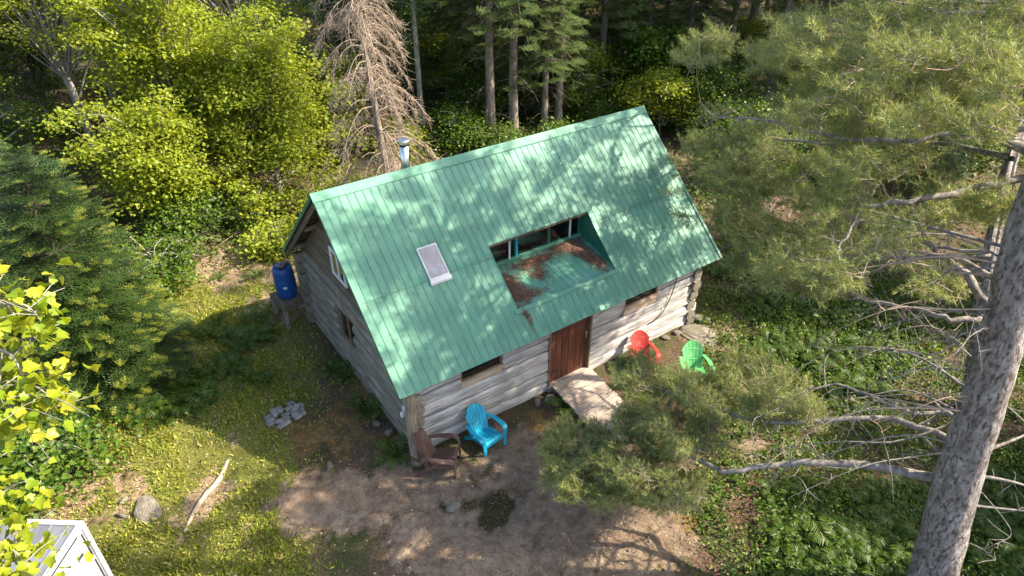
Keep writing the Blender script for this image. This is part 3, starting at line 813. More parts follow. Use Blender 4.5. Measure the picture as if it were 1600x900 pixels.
# ------------------------------------------------------------------ adirondack chairs
def chair(name, mat, label, loc, rz, sc=1.0, mould=True):
    o = empty(name, (loc[0], loc[1], g1(loc[0], loc[1]) + .005), rz)
    o.scale = (sc, sc, sc)
    tag(o, label, 'chair', 'plastic armchairs around the cabin')
    # seat: slats sloping down to the back, front edge rolled over
    prof = smooth_line([(-.335, .25), (-.325, .335), (-.27, .365), (-.10, .325), (.06, .285), (.17, .265)], 14)
    n = 5; w = .50
    for k in range(n):
        x0 = -w / 2 + w * k / n + .004; x1 = -w / 2 + w * (k + 1) / n - .004
        v = []; f = []
        for y, z in prof:
            v += [(x0, y, z), (x1, y, z), (x1, y + .004, z - .022), (x0, y + .004, z - .022)]
        for i in range(len(prof) - 1):
            a = i * 4
            f += [(a, a + 1, a + 5, a + 4), (a + 1, a + 2, a + 6, a + 5), (a + 2, a + 3, a + 7, a + 6), (a + 3, a, a + 4, a + 7)]
        f += [(3, 2, 1, 0), tuple(len(v) - 4 + q for q in range(4))]
        MB().add(v, f).build('seat_slat', mat, o)
    # fan back, rounded top
    nb_ = 6
    def bx_(s, h): return s * (.20 + .10 * min(h / .62, 1) - .05 * max(0, h - .62))
    for k in range(nb_):
        s0 = -1 + 2 * k / nb_; s1 = -1 + 2 * (k + 1) / nb_
        top = [.80 - .20 * abs(s) ** 2.2 for s in (s0, s1)]
        v = []; f = []
        m_ = 7
        for i in range(m_):
            for s, tp, e in ((s0, top[0], .005), (s1, top[1], -.005)):
                h = tp * i / (m_ - 1)
                x = bx_(s, h) + e; curve = -.05 * (1 - (s * .9) ** 2)
                y = .14 + h * .42 + (-.06 * s * s)*1.0 + .03; z = .235 + h * .885
                v += [(x, y, z), (x, y + .024, z - .008)]
        for i in range(m_ - 1):
            a = i * 4
            f += [(a, a + 2, a + 6, a + 4), (a + 1, a + 5, a + 7, a + 3), (a, a + 4, a + 5, a + 1), (a + 2, a + 3, a + 7, a + 6)]
        f += [(0, 1, 3, 2), tuple(len(v) - 4 + q for q in (0, 2, 3, 1))]
        MB().add(v, f).build('back_slat', mat, o)
    b = MB()
    b.bar((-.23, .285, .46), (.23, .285, .46), .03, .06); b.bar((-.27, .41, .72), (.27, .41, .72), .03, .06)
    b.build('back_rail', mat, o, .008)
    for s in (-1, 1):
        # arm sweeping forward and down into the front leg
        pts = smooth_line([(s * .30, .33, .555), (s * .345, .16, .575), (s * .375, -.10, .58), (s * .365, -.28, .565), (s * .335, -.345, .48), (s * .315, -.355, .25), (s * .31, -.365, 0.0)], 22)
        wd = np.interp(np.linspace(0, 1, 22), [0, .3, .5, .62, .8, 1], [.085, .11, .125, .115, .085, .075])
        T = np.gradient(pts, axis=0); T /= np.linalg.norm(T, axis=1, keepdims=True)
        v = []; f = []
        for p, t, w_ in zip(pts, T, wd):
            X = np.array([1.0, 0, 0]); X = X - t * (X @ t); X /= np.linalg.norm(X); Nn = np.cross(X, t)
            for i, j in ((-1, .6), (-.7, 1), (.7, 1), (1, .6), (1, -1), (-1, -1)): v.append(p + X * (w_ / 2 * i) + Nn * (.017 * j))
        for i in range(21):
            for j in range(6): f.append((i * 6 + j, i * 6 + (j + 1) % 6, i * 6 + 6 + (j + 1) % 6, i * 6 + 6 + j))
        f += [tuple(range(6))[::-1], tuple(range(126, 132))]
        MB().add(v, f).build('arm', mat, o)
        MB().bar((s * .275, -.33, .31), (s * .265, .12, .24), .03, .09).build('side_rail', mat, o, .008)
        MB().bar((s * .26, .10, .27), (s * .275, .47, .005), .045, .085).build('rear_leg', mat, o, .008)
        MB().bar((s * .275, .28, .56), (s * .265, .25, .17), .03, .07, up=(0, 1, 0)).build('arm_support', mat, o, .006)
    return o
chair('adirondack_chair', 'blue', 'bright turquoise plastic adirondack chair against the log wall', (-2.52, -3.20), R(8), .80)
chair('adirondack_chair', 'brown', 'dark brown plastic adirondack chair by the cabin corner post', (-3.55, -3.24), R(50), .88)
chair('adirondack_chair', 'red', 'faded red plastic adirondack chair close to the log wall', (1.66, -3.22), R(-24), .76)
chair('adirondack_chair', 'green', 'mint green plastic adirondack chair behind the low pine bough', (2.28, -4.2), R(-30), .82)

# ------------------------------------------------------------------ blue barrel on a wooden stand
stand = empty('barrel_stand', (-4.18, 2.98, g1(-4.18, 2.98)), R(8))
tag(stand, 'rough wooden stand holding a blue barrel behind the cabin', 'stand')
for k in range(5):
    MB().box((-.28 + k * .14, 0, .70), (.13, .72, .035)).build('top_board', 'board_dark', stand, .004)
for x in (-.29, .29):
    for y in (-.30, .30):
        MB().box((x, y, .33), (.085, .085, .72)).build('leg', 'post', stand, .006)
    MB().box((x, 0, .60), (.04, .66, .10)).build('apron', 'board_dark', stand, .004)
for y in (-.345, .345):
    MB().box((0, y, .60), (.66, .04, .10)).build('apron', 'board_dark', stand, .004)
    MB().bar((-.29, y, .15), (.29, y, .50), .03, .08, up=(0, 1, 0)).build('brace', 'board_dark', stand, .004)
zb = stand.location.z + .7175
bar = empty('plastic_barrel', (-4.20, 3.0, zb), .4); bar.scale = (.82, .82, .9)
tag(bar, 'blue plastic rain barrel standing on the wooden stand', 'barrel')
MB().lathe([(.25, 0), (.275, .03), (.285, .12), (.30, .25), (.292, .28), (.302, .31), (.302, .56), (.292, .59), (.30, .62), (.285, .78), (.27, .86), (.245, .90), (.235, .90), (.235, .885)], 28).build('body', 'barrel', bar, smooth=True)
for a in (0.6, 3.5):
    MB().lathe([(.032, .88), (.032, .905), (.026, .912)], 12, (.13 * math.cos(a), .13 * math.sin(a), 0)).build('bung', 'black', bar)
MB().lathe([(.306, .42), (.306, .45)], 28).build('hoop', 'barrel', bar)
MB().box((-.20, -.22, .38), (.11, .012, .07), Matrix.Rotation(-.75, 3, 'Z')).build('sticker', 'white', bar)
MB().bar((-.10, -.06, .93), (.24, .05, .95), .16, .03).build('lid_board', 'board_dark', bar)

# ------------------------------------------------------------------ white metal shed at the clearing's edge
sc = PZ(131, 812, 2.0)
shed = empty('white_shed', (sc[0], sc[1], g1(sc[0], sc[1])), math.atan2(-.6, .8))
tag(shed, 'white metal box shed with pale grey roof below the maple leaves', 'shed')
# local frame: +x = outward right face normal, y = along the back edge; corner at origin
SW, SD = 2.3, 2.9        # along -x (back edge), along -y (right face)
MB().box((-SW / 2, -SD / 2, 1.975), (SW - .12, SD - .12, .03)).build('roof_sheet', 'shed_roof', shed, .004)
for k in range(9):
    MB().box((-.2 - k * .24, -SD / 2, 1.995), (.03, SD - .16, .02)).build('roof_rib', 'shed_roof', shed, .004)
for c, d in (((-SW / 2, -.04, 1.99), (SW, .08, .07)), ((-.04, -SD / 2, 1.99), (.08, SD - .17, .07)), ((-SW / 2, -SD + .04, 1.99), (SW, .08, .07)), ((-SW + .04, -SD / 2, 1.99), (.08, SD - .17, .07))):
    MB().box(c, d).build('roof_rail', 'white_shed', shed, .012)
for c, d in (((-.05, -SD / 2, .99), (.02, SD - .16, 1.9)), ((-SW + .05, -SD / 2, .99), (.02, SD - .16, 1.9)), ((-SW / 2, -.05, .99), (SW - .16, .02, 1.9)), ((-SW / 2, -SD + .05, .99), (SW - .16, .02, 1.9))):
    MB().box(c, d).build('wall_panel', 'white_shed', shed)
for x in (-.04, -SW + .04):
    for y in (-.04, -SD + .04):
        MB().box((x, y, .98), (.08, .08, 1.94)).build('corner_post', 'white_shed', shed, .012)
for z0, z1 in ((.1, .72), (.80, 1.28), (1.36, 1.86)):
    MB().box((-.036, -.115, (z0 + z1) / 2), (.012, .026, z1 - z0)).build('seal_strip', 'rubber', shed)
for y0, y1 in ((-.2, -1.0), (-1.08, -1.9), (-1.98, -2.75)):
    MB().box((-.036, (y0 + y1) / 2, 1.90), (.012, abs(y1 - y0), .022)).build('seal_strip', 'rubber', shed)
MB().box((-.030, -.75, .98), (.016, .012, 1.80)).build('panel_joint', 'galv', shed)
for z in (.45, 1.05, 1.6):
    MB().box((-.028, -.30, z), (.02, .10, .035)).build('bracket', 'rubber', shed, .004)

# ------------------------------------------------------------------ stones, pavers, boulder, fallen wood, board
pv = MB().box((0, 0, 0), (.17, .11, .07)).mesh('paver', 'paver', .014)
pc = PZ(445, 652)
rr = random.Random(5)
k = 0
for i in range(5):
    for j in range(5):
        if (i, j) in ((0, 0), (4, 4), (0, 4), (4, 0)): continue
        x = pc[0] + (i - 2) * .165 + rr.uniform(-.05, .05); y = pc[1] + (j - 2) * .135 + rr.uniform(-.04, .04)
        lvl = 1 if (i in (1, 2, 3) and j in (1, 2) and rr.random() < .5) else 0
        o = link('paver_block', pv, None, (x, y, g1(x, y) + .045 + lvl * .0), (rr.uniform(-.12, .12), rr.uniform(-.12, .12), rr.uniform(-.5, .5)))
        tag(o, 'grey paver block lying in the loose heap on the grass', 'paver', 'grey paver blocks heaped on the grass')
        if lvl:
            o2 = link('paver_block', pv, None, (x + .05, y, g1(x, y) + .135), (rr.uniform(-.15, .15), rr.uniform(-.1, .1), rr.uniform(0, 3)))
            tag(o2, 'grey paver block lying in the loose heap on the grass', 'paver', 'grey paver blocks heaped on the grass')
def boulder(u, v, s, label, seed, flat=.6, name='boulder'):
    p = PZ(u, v); o = link(name, stone_mesh(name, 'stone', seed, flat, 3, .42), None, (p[0], p[1], g1(p[0], p[1]) + s[2] * .10 * flat), (0, 0, seed))
    o.scale = s; return tag(o, label, 'rock')
boulder(235, 799, (.48, .26, .17), 'large tan boulder in the sunny grass beside the white shed', 11)
boulder(190, 803, (.16, .13, .16), 'small dark mossy rock touching the large tan boulder', 12)
boulder(195, 780, (.13, .10, .13), 'small grey rock in dry grass just behind the tan boulder', 13)
boulder(588, 664, (.12, .10, .13), 'pale round stone at the foot of the gable wall', 14)
boulder(1105, 530, (.9, .55, .30), 'broad flat grey rock slab by the cabin corner', 15, .45)
boulder(712, 800, (.20, .15, .12), 'pale jagged stone beside the dark moss patch', 16)
boulder(515, 735, (.26, .12, .05), 'thin pale quartz slab lying on the orange moss', 17, .5, 'rock_slab')
boulder(555, 808, (.24, .08, .05), 'narrow white quartz slab at the edge of the grass', 18, .5, 'rock_slab')
def wood(pix, rad, label, name, mat, lift=.5, n=16, k=8, seed=0):
    r = np.random.default_rng(seed)
    P = np.array([PZ(u, v, z) for u, v, z in pix]); P[:, 2] = [q[2] + gz(np.array([P[i, 0]]), np.array([P[i, 1]]))[0] for i, q in enumerate(pix)]
    L = smooth_line(P, n); L[:, 2] += lift * rad[0]
    L += r.normal(0, rad[0] * .12, L.shape)
    c = L[0].copy(); V, F = tube(L - c, np.interp(np.linspace(0, 1, n), np.linspace(0, 1, len(rad)), rad), k)
    a = Acc(); a.add(V, F)
    for e, idx in ((0, range(k)), (-1, range(len(V) - k, len(V)))):
        idx = list(idx); a.add(np.vstack([V[idx], V[idx].mean(0)]), [[i, (i + 1) % k, k] for i in range(k)])
    o = link(name, a.mesh(name, mat, True), None, c)
    return tag(o, label, 'log')
wood([(357, 718, 0), (340, 752, 0), (314, 786, 0), (288, 832, 0)], [.035, .055, .045, .025], 'bleached fallen pole lying across the grass near the boulder', 'fallen_pole', 'dead_pale', seed=2)
wood([(165, 226, .9), (205, 238, .75), (250, 265, .5), (318, 315, .15)], [.15, .14, .11, .07], 'grey fallen trunk resting in brush below the maples', 'fallen_log', 'bark_maple', n=20, k=9, seed=3)
sp = PZ(916, 176)
brd = empty('white_board', (sp[0], sp[1], g1(sp[0], sp[1])), YAW * -1 + .25)
tag(brd, 'small white upright board on a stake among dark trunks', 'sign')
MB().box((0, 0, .38), (.24, .02, .58), Matrix.Rotation(.06, 3, 'Y')).build('board', 'white', brd, .006)
MB().box((0, .03, .25), (.04, .03, .60)).build('stake', 'board_dark', brd)

# ------------------------------------------------------------------ foliage building blocks
def diamond(l=1.0, w=.6, fold=.12):
    V = np.array([[0, 0, 0], [-w / 2, l * .45, fold * l], [0, l, -.05 * l], [w / 2, l * .45, fold * l]])
    return V, np.array([[0, 2, 1], [0, 3, 2]])
def maple_leaf():
    pts = [(0, .06), (.20, .0), (.40, .06), (.44, .24), (.60, .40), (.52, .58), (.34, .60), (.24, .78), (0, 1.0), (-.24, .78), (-.34, .60), (-.52, .58), (-.60, .40), (-.44, .24), (-.40, .06), (-.20, .0)]
    V = np.array([(x, y, .30 * abs(x) - .22 * y * y) for x, y in pts] + [(0, .34, -.04)])
    n = len(pts)
    return V, np.array([[i, (i + 1) % n, n] for i in range(n)])
def star_leaf():
    pts = [(0, 0), (.50, .22), (.34, .62), (0, 1.0), (-.34, .62), (-.50, .22)]
    V = np.array([(x, y, .22 * abs(x) - .10 * y * y) for x, y in pts])
    return V, np.array([[0, 1, 2], [0, 2, 3], [0, 3, 4], [0, 4, 5]])
LEAF_S, LEAF_M, LEAF_D, LEAF_D2 = star_leaf(), maple_leaf(), diamond(), diamond(1.0, .85, .14)
def needle_tris(base, dirs, length, width, r):
    n = len(base)
    side = np.cross(dirs, unit(n, r)); side /= np.linalg.norm(side, axis=1, keepdims=True) + 1e-9
    V = np.stack([base - side * width / 2, base + side * width / 2, base + dirs * np.asarray(length).reshape(-1, 1)], 1).reshape(-1, 3)
    return V, np.arange(3 * n).reshape(-1, 3)
def pine_spray(seed, L=.42, nn=12):
    r = np.random.default_rng(seed); T = []; tw = Acc()
    main = smooth_line([(0, 0, 0), (.02, L * .5, .02), (-.01, L, .06)], 5)
    tw.add(*tube(main, [.006, .005, .004, .003, .002], 3))
    T += [(main[-1], np.array([0, 1, .4])), (main[3], np.array([.1, 1, .3]))]
    for t in (.3, .5, .65, .8):
        for s in (-1, 1):
            b = main[min(int(t * 4), 3)]; l = r.uniform(.10, .22) * (1.25 - t * .5)
            d = np.array([s * r.uniform(.6, 1), r.uniform(.5, 1), r.uniform(0, .5)]); d /= np.linalg.norm(d)
            sd_ = np.cross(d, [0, 0, 1.0]) * .002
            tw.add([b - sd_, b + sd_, b + d * l], [[0, 1, 2]])
            T.append((b + d * l, d + np.array([0, .2, .3])))
            if l > .13: T.append((b + d * l * .55, d + np.array([0, .3, .5])))
    fo = Acc()
    for p, d in T:
        d = d / np.linalg.norm(d)
        dirs = unit(nn, r) * .85 + d[None] * .75; dirs /= np.linalg.norm(dirs, axis=1, keepdims=True)
        base = p[None] - d[None] * r.uniform(0, .07, (nn, 1))
        fo.add(*needle_tris(base, dirs, r.uniform(.07, .115, nn), .0078, r))
    return fo.arrays(), tw.arrays()
PINE = [pine_spray(k) for k in range(4)]
def fir_spray(seed, L=.34, step=.020, nl=.030, nw=.010, pairs=5, tip=False):
    r = np.random.default_rng(seed); fo = Acc()
    def comb(a, b, l):
        n = max(3, int(np.linalg.norm(b - a) / step)); t = np.linspace(.05, 1, n)
        d = (b - a) / np.linalg.norm(b - a)
        side = np.cross(d, [0, 0, 1.0]); side /= np.linalg.norm(side)
        for s in (-1, 1):
            base = a + (b - a) * t[:, None]
            dirs = d * .55 + side * s * .85 + np.array([0, 0, .18]) + r.normal(0, .12, (n, 3)); dirs /= np.linalg.norm(dirs, axis=1, keepdims=True)
            ww = np.tile(d * nw / 2, (n, 1))
            V = np.stack([base - ww, base + ww, base + dirs * l * r.uniform(.8, 1.15, (n, 1))], 1).reshape(-1, 3)
            fo.add(V, np.arange(3 * n).reshape(-1, 3))
    A = np.zeros(3); B = np.array([0, L, -.02]); comb(A, B, nl)
    for i in range(pairs):
        t = .12 + .78 * i / pairs
        for s in (-1, 1):
            p = A + (B - A) * t; l = L * .50 * (1 - t * .75)
            comb(p, p + np.array([s * .78, .62, r.uniform(-.12, .04)]) * l, nl * .9)
    return fo.arrays()
FIR = [fir_spray(k, .34, .036, .044, .020, 5) for k in range(3)]
SPR = [fir_spray(10 + k, .55, .068, .090, .036, 5) for k in range(3)]

def put_sprays(acc, protos, P, D, S, r, roll=.5, tacc=None):
    which = r.integers(0, len(protos), len(P))
    Rm = frames(D, r.normal(0, roll, len(P)))
    for k in range(len(protos)):
        m = which == k
        if not m.any(): continue
        pr = protos[k]
        if tacc is not None:
            acc.add(*scatter(pr[0], P[m], Rm[m], S[m])); tacc.add(*scatter(pr[1], P[m], Rm[m], S[m]))
        else:
            acc.add(*scatter(pr, P[m], Rm[m], S[m]))

# ------------------------------------------------------------------ conifers
def conifer(seed, H, r0, z_lo, rmax, protos, nwh, per, spacing, size, shape=1.0, droop=.25, dead_lo=None, up=0.0, r_lo=.55, zdead=0.6, ndead=30, lr=(.72, 1.15)):
    """returns trunk, crown arrays; crown of whorled branches with flat sprays"""
    r = np.random.default_rng(seed)
    wood, fol = Acc(), Acc()
    lean = r.normal(0, .012 * H, 2)
    zz = np.linspace(-.1, H, 14); t = zz / H
    axis = np.stack([lean[0] * t ** 2 + .02 * np.sin(zz * 1.3 + seed), lean[1] * t ** 2, zz], -1)
    wood.add(*tube(axis, r0 * np.clip(1 - t * .96, .03, 1) * (1 + .25 * np.exp(-zz.clip(0) * 3)), 9))
    def ax(z): return np.array([np.interp(z, zz, axis[:, 0]), np.interp(z, zz, axis[:, 1]), z])
    P, D, S = [], [], []
    for i in range(nwh):
        f = (i + r.uniform(-.3, .3)) / nwh; z = z_lo + (H * .985 - z_lo) * max(f, 0)
        rad = rmax * (1 - max(f, 0)) ** shape * (r_lo + (1 - r_lo) * min(1, f * 6 + .4)) + .12
        nb = max(3, int(per * (1 - .45 * f)))
        a0 = r.uniform(0, 6.28)
        for b in range(nb):
            a = a0 + 6.283 * b / nb + r.normal(0, .2); L = rad * r.uniform(*lr)
            o = ax(z); h = np.array([math.cos(a), math.sin(a), 0])
            rise = up + .45 * f
            pts = smooth_line([o, o + h * L * .5 + np.array([0, 0, L * .5 * (rise - droop * .3)]), o + h * L + np.array([0, 0, L * (rise - droop)])], 6)
            wood.add(*tube(pts, np.linspace(.012 + .012 * L, .003, 6), 4))
            n = max(2, int(L * 1.0 / spacing))
            for q in np.linspace(.22, 1, n):
                c = pts[0] + (pts[-1] - pts[0]) * 0; c = np.array([np.interp(q, np.linspace(0, 1, 6), pts[:, k]) for k in range(3)])
                wdt = L * .42 * (1 - abs(q - .45) * 1.0)
                for s in (-1, 1):
                    sd = np.array([-h[1], h[0], 0]) * s
                    m = 1 + (wdt > size * .7)
                    for e in range(m):
                        pp = c + sd * wdt * (e / max(m, 1)) * r.uniform(.6, 1.1) + r.normal(0, .02, 3)
                        P.append(pp); D.append(h * r.uniform(.7, 1.2) + sd * r.uniform(.3, .9) + np.array([0, 0, r.uniform(-.25, .10) + rise * .5 - droop * .3])); S.append(size * r.uniform(.75, 1.2))
            P.append(pts[-1]); D.append(h + np.array([0, 0, .1 - droop * .3])); S.append(size)
    P, D, S = np.array(P), np.array(D), np.array(S)
    put_sprays(fol, protos, P, D, S / .34 if protos is FIR else S / .55, r, .25)
    if dead_lo is not None:                      # bare dead branches below the crown
        for i in range(ndead):
            z = r.uniform(zdead, dead_lo); a = r.uniform(0, 6.28); L = r.uniform(.4, 1.5) * (0.6 + .4 * z / dead_lo)
            o = ax(z); h = np.array([math.cos(a), math.sin(a), 0])
            pts = smooth_line([o, o + h * L * .5 + np.array([0, 0, -.05 * L]), o + h * L + np.array([0, 0, -.35 * L])], 5)
            wood.add(*tube(pts, [.013, .011, .009, .006, .003], 3))
            for j in range(r.integers(2, 6)):
                q = pts[r.integers(1, 5)]; d = h * r.uniform(.2, .9) + r.normal(0, .5, 3) + np.array([0, 0, -.3]); l = r.uniform(.15, .45)
                wood.add(*tube([q, q + d * l * .5, q + d * l + np.array([0, 0, -.04])], [.005, .004, .002], 3))
    return wood, fol, (P, D, S)
def tree_thing(name, wood_me, crown_me, loc, rz, label, cat='tree', group=None, sc=1.0, crown='crown'):
    o = empty(name, loc, rz); o.scale = (sc, sc, sc)
    tag(o, label, cat, group)
    link('trunk', wood_me, o)
    if crown_me is not None: link(crown, crown_me, o)
    return o

# hero fir on the left of the clearing
fb = PZ(172, 590)
w_, f_, (P_, D_, S_) = conifer(21, 5.3, .10, .2, 1.7, FIR, 15, 13, .18, .42, .78, .20, None, -.02, .95, .6, 30, (.86, 1.06))
_r = np.random.default_rng(4); n_ = 150; z_ = _r.uniform(3.9, 5.45, n_); a_ = _r.uniform(0, 6.28, n_)
q_ = (5.5 - z_) * .34 * _r.uniform(.1, 1, n_)
put_sprays(f_, FIR, np.stack([q_ * np.cos(a_), q_ * np.sin(a_), z_ - .1], -1), np.stack([np.cos(a_), np.sin(a_), _r.uniform(.1, .7, n_)], -1), np.full(n_, .9), _r, .3)
fir = tree_thing('fir_tree', w_.mesh('trunk', 'bark_fir', True), f_.mesh('crown', 'needle_fir'), (fb[0], fb[1], g1(fb[0], fb[1])), .4, 'full bushy balsam fir with branches down to the ground beside the clearing')
_r = np.random.default_rng(5)
rad = np.hypot(P_[:, 0], P_[:, 1]); m = rad > np.interp(P_[:, 2], [0, 5], [1.35, .15])
m &= _r.uniform(size=len(m)) < .5
acc = Acc(); put_sprays(acc, [fir_spray(50 + k, .20, .024, .036, .015, 3) for k in range(2)], P_[m] + D_[m] / np.linalg.norm(D_[m], axis=1, keepdims=True) * S_[m][:, None] * .80, D_[m] + np.array([0, 0, .1]), np.full(m.sum(), 1.0), _r, .3)
link('new_growth', acc.mesh('new_growth', 'needle_fir_tip'), fir)

# spruces of the forest behind: four shared meshes
SPM = []
for k, (H, r0, zl, rm) in enumerate(((13, .15, 3.2, 1.7), (15, .19, 4.6, 1.9), (11, .12, 2.2, 1.6), (14, .17, 6.0, 1.7))):
    w_, f_, _x = conifer(60 + k, H, r0, zl, rm, SPR, 22, 7, .42, .55, .75, .42, zl + 1.5, 0, .7, .5, 46)
    SPM.append((w_.mesh('trunk', 'bark_spruce', True), f_.mesh('crown', 'needle_spruce')))
LBL = ['slim spruce with dead lower branches in the forest behind the cabin', 'tall spruce with long bare grey trunk in the forest behind the cabin', 'shorter spruce with low green boughs in the forest behind the cabin', 'tall spruce bare far up its trunk in the forest behind the cabin']
def spruce(x, y, k, rz, sc=1.0):
    o = tree_thing('spruce_tree', SPM[k][0], SPM[k][1], (x, y, g1(x, y)), rz, LBL[k], 'tree', 'spruces of the forest behind the cabin', sc)
    return o
placed = []
for u, v, k in ((767, 232, 3), (802, 226, 1), (850, 212, 0), (872, 205, 3), (935, 165, 1), (1003, 150, 3), (1062, 160, 0), (1127, 150, 1), (700, 150, 2), (1195, 190, 1), (735, 165, 0), (905, 120, 3), (830, 140, 2), (1090, 110, 3), (970, 100, 2), (560, 200, 2), (520, 120, 0), (1260, 130, 0), (1330, 200, 3)):
    p = PZ(u, v); placed.append((p[0], p[1])); spruce(p[0], p[1], k, random.uniform(0, 6.28), random.uniform(.92, 1.08))
rr = random.Random(31); tries = 0
while len(placed) < 112 and tries < 6000:
    tries += 1
    a = rr.uniform(-8, 86); d = 18 + 50 * rr.random() ** .9
    x = CAM[0] + d * math.sin(R(a)); y = CAM[1] + d * math.cos(R(a))
    if y < 12.5 and x < 13: continue
    if x < -1 and y < 22: continue
    if y < -5: continue
    if any((x - q) ** 2 + (y - s) ** 2 < 3.2 for q, s in placed): continue
    placed.append((x, y)); spruce(x, y, rr.choice((0, 1, 1, 2, 2, 2, 3)), rr.uniform(0, 6.28), rr.uniform(.30, .45) if (x < 24 and y < 10) else rr.uniform(.85, 1.2))
# trees beyond the right edge whose shade falls on the fern bed and the roof
for x, y, k, s in ((12.5, -8.0, 2, .8), (8.2, -13.2, 2, .74), (14.0, -6.0, 1, 1.0), (10.2, -14.2, 2, .80), (16, -9.5, 3, .9), (6.0, -12.9, 2, .50), (7.2, -11.5, 2, .62), (9.6, -11.8, 2, .68), (5.4, -14.2, 2, .6)):
    o = spruce(x, y, k, x, s); o['label'] = 'spruce standing beyond the fern bed by the great pine'; o['group'] = 'spruces beyond the fern bed'

# pale birch and dead spruce behind the ridge
p0 = PZ(662, 225)
wood = Acc()
pts = smooth_line([p0, PZ(655, 150, 2.6), PZ(649, 80, 5.0), PZ(645, 0, 7.4), PZ(645, 0, 7.4) + np.array([.2, .1, 2.5])], 16)
pts[:, :2] = p0[:2] + (pts[:, :2] - p0[:2]) * .12
pts -= p0; wood.add(*tube(pts, np.linspace(.11, .05, 16), 9))
fol = Acc(); r_ = np.random.default_rng(77)
for i in range(38):
    z = r_.uniform(3.4, 9.5); a = r_.uniform(0, 6.28); L = r_.uniform(.7, 1.7)
    c0 = np.array([0, 0, z]); c1 = c0 + np.array([math.cos(a) * L, math.sin(a) * L, r_.uniform(-.1, .5)])
    wood.add(*tube(smooth_line([c0, (c0 + c1) / 2 + [0, 0, .1], c1], 5), [.018, .014, .010, .007, .004], 4))
    n = 70; P = c1 + r_.normal(0, 1, (n, 3)) * np.array([.38, .38, .22]); D = unit(n, r_) * np.array([1, 1, .5])
    fol.add(*scatter(LEAF_D, P, frames(D, r_.normal(0, .6, n)), r_.uniform(.07, .11, n)))
tree_thing('birch_tree', wood.mesh('trunk', 'bark_maple', True), fol.mesh('crown', 'leaf_shrub'), (p0[0], p0[1], g1(p0[0], p0[1])), 0, 'slender pale grey birch just behind the dead spruce')

def dead_spruce():
    b = PZ(612, 300, 0.0); b = np.array([.35, 6.6, 0.0])
    r = np.random.default_rng(88); trunk, tw = Acc(), Acc()
    H = 9.0; zz = np.linspace(-.05, H, 14)
    # lean taken from the trunk's line in the photograph
    ax = np.stack([-.055 * zz, .02 * zz, zz], -1)
    trunk.add(*tube(ax, np.linspace(.135, .035, 14), 9))
    for i in range(150):
        z = r.uniform(.9, H * .98); f = z / H; a = r.uniform(0, 6.28); L = (1.75 * (1 - f) ** .6 + .25) * r.uniform(.65, 1.1)
        o = np.array([np.interp(z, zz, ax[:, 0]), np.interp(z, zz, ax[:, 1]), z]); h = np.array([math.cos(a), math.sin(a), 0])
        dr = r.uniform(.35, .75)
        pts = smooth_line([o, o + h * L * .4 + [0, 0, .06 * L], o + h * L * .8 + [0, 0, -.22 * L * dr * 2], o + h * L + [0, 0, -.65 * L * dr * 1.6]], 8)
        tw.add(*tube(pts, np.linspace(.014, .004, 8), 4))
        for j in range(int(15 * L) + 4):
            q = r.uniform(.2, 1); c = np.array([np.interp(q, np.linspace(0, 1, 8), pts[:, k]) for k in range(3)])
            s = np.array([-h[1], h[0], 0]) * r.choice((-1, 1))
            l = r.uniform(.18, .55) * (1.2 - q * .5)
            d = h * r.uniform(.1, .7) + s * r.uniform(.2, .8) + np.array([0, 0, r.uniform(-1.2, -.1)]); d /= np.linalg.norm(d)
            e = c + d * l + np.array([0, 0, -.10 * l]); tw.add(*tube([c, c + d * l * .5, e], [.0055, .0045, .0025], 3))
            for k2 in range(r.integers(2, 5)):
                c2 = c + (e - c) * r.uniform(.3, 1); d2 = d * .5 + r.normal(0, .5, 3) + np.array([0, 0, -.25]); l2 = r.uniform(.08, .24)
                tw.add(*tube([c2, c2 + d2 * l2], [.0035, .002], 3))
    o = empty('dead_spruce', (b[0], b[1], g1(b[0], b[1])))
    tag(o, 'dead leafless spruce with drooping tan twigs behind the stove pipe', 'tree')
    link('trunk', trunk.mesh('trunk', 'bark_spruce', True), o); link('branches', tw.mesh('branches', 'dead_pale', False), o)
dead_spruce()

# ------------------------------------------------------------------ broadleaf trees and shrubs
def broad(seed, H, tr, clumps, nleaf, lsize, spread, trunk_pts, proto=LEAF_S, fork=.45, stems=1, sh=2.0):
    r = np.random.default_rng(seed); wood, fol = Acc(), Acc()
    T = smooth_line(trunk_pts, 14); wood.add(*tube(T, np.interp(np.linspace(0, 1, 14), [0, .1, .5, 1], [tr * 1.25, tr, tr * .6, .006]), 9))
    for c in clumps:
        zt = np.clip(c[2] * r.uniform(.45, .8), T[1, 2], T[-1, 2]); i = int(np.argmin(np.abs(T[:, 2] - zt))); o = T[i]
        mid = (o + c) / 2 + r.normal(0, .12, 3) + np.array([0, 0, .12])
        ln = np.linalg.norm(c - o)
        wood.add(*tube(smooth_line([o, mid, c], 7), np.linspace(min(.05, .012 + .012 * ln), .006, 7), 4))
        for j in range(4):
            e = c + r.normal(0, 1, 3) * np.array(spread) * .9; sd_ = np.cross(e - c, [0, 0, 1.0]); sd_ = sd_ / (np.linalg.norm(sd_) + 1e-6) * .005; wood.add([c - sd_, c + sd_, e], [[0, 1, 2]])
        n = int(nleaf * r.uniform(.8, 1.7) * (.85 if proto is LEAF_D2 else 1))
        # leaves lie in loose flat layers
        off = r.normal(0, 1, (n, 3)) * np.array(spread); off[:, 2] += .13 * np.round(r.normal(0, .8, n)) - .25 * (off[:, 0] ** 2 + off[:, 1] ** 2)
        D = unit(n, r); D[:, 2] = r.normal(-.25, .3, n)
        fol.add(*scatter(proto, c + off, frames(D, r.normal(0, .42, n)), lsize * r.uniform(.6, 1.25, n)))
    return wood, fol
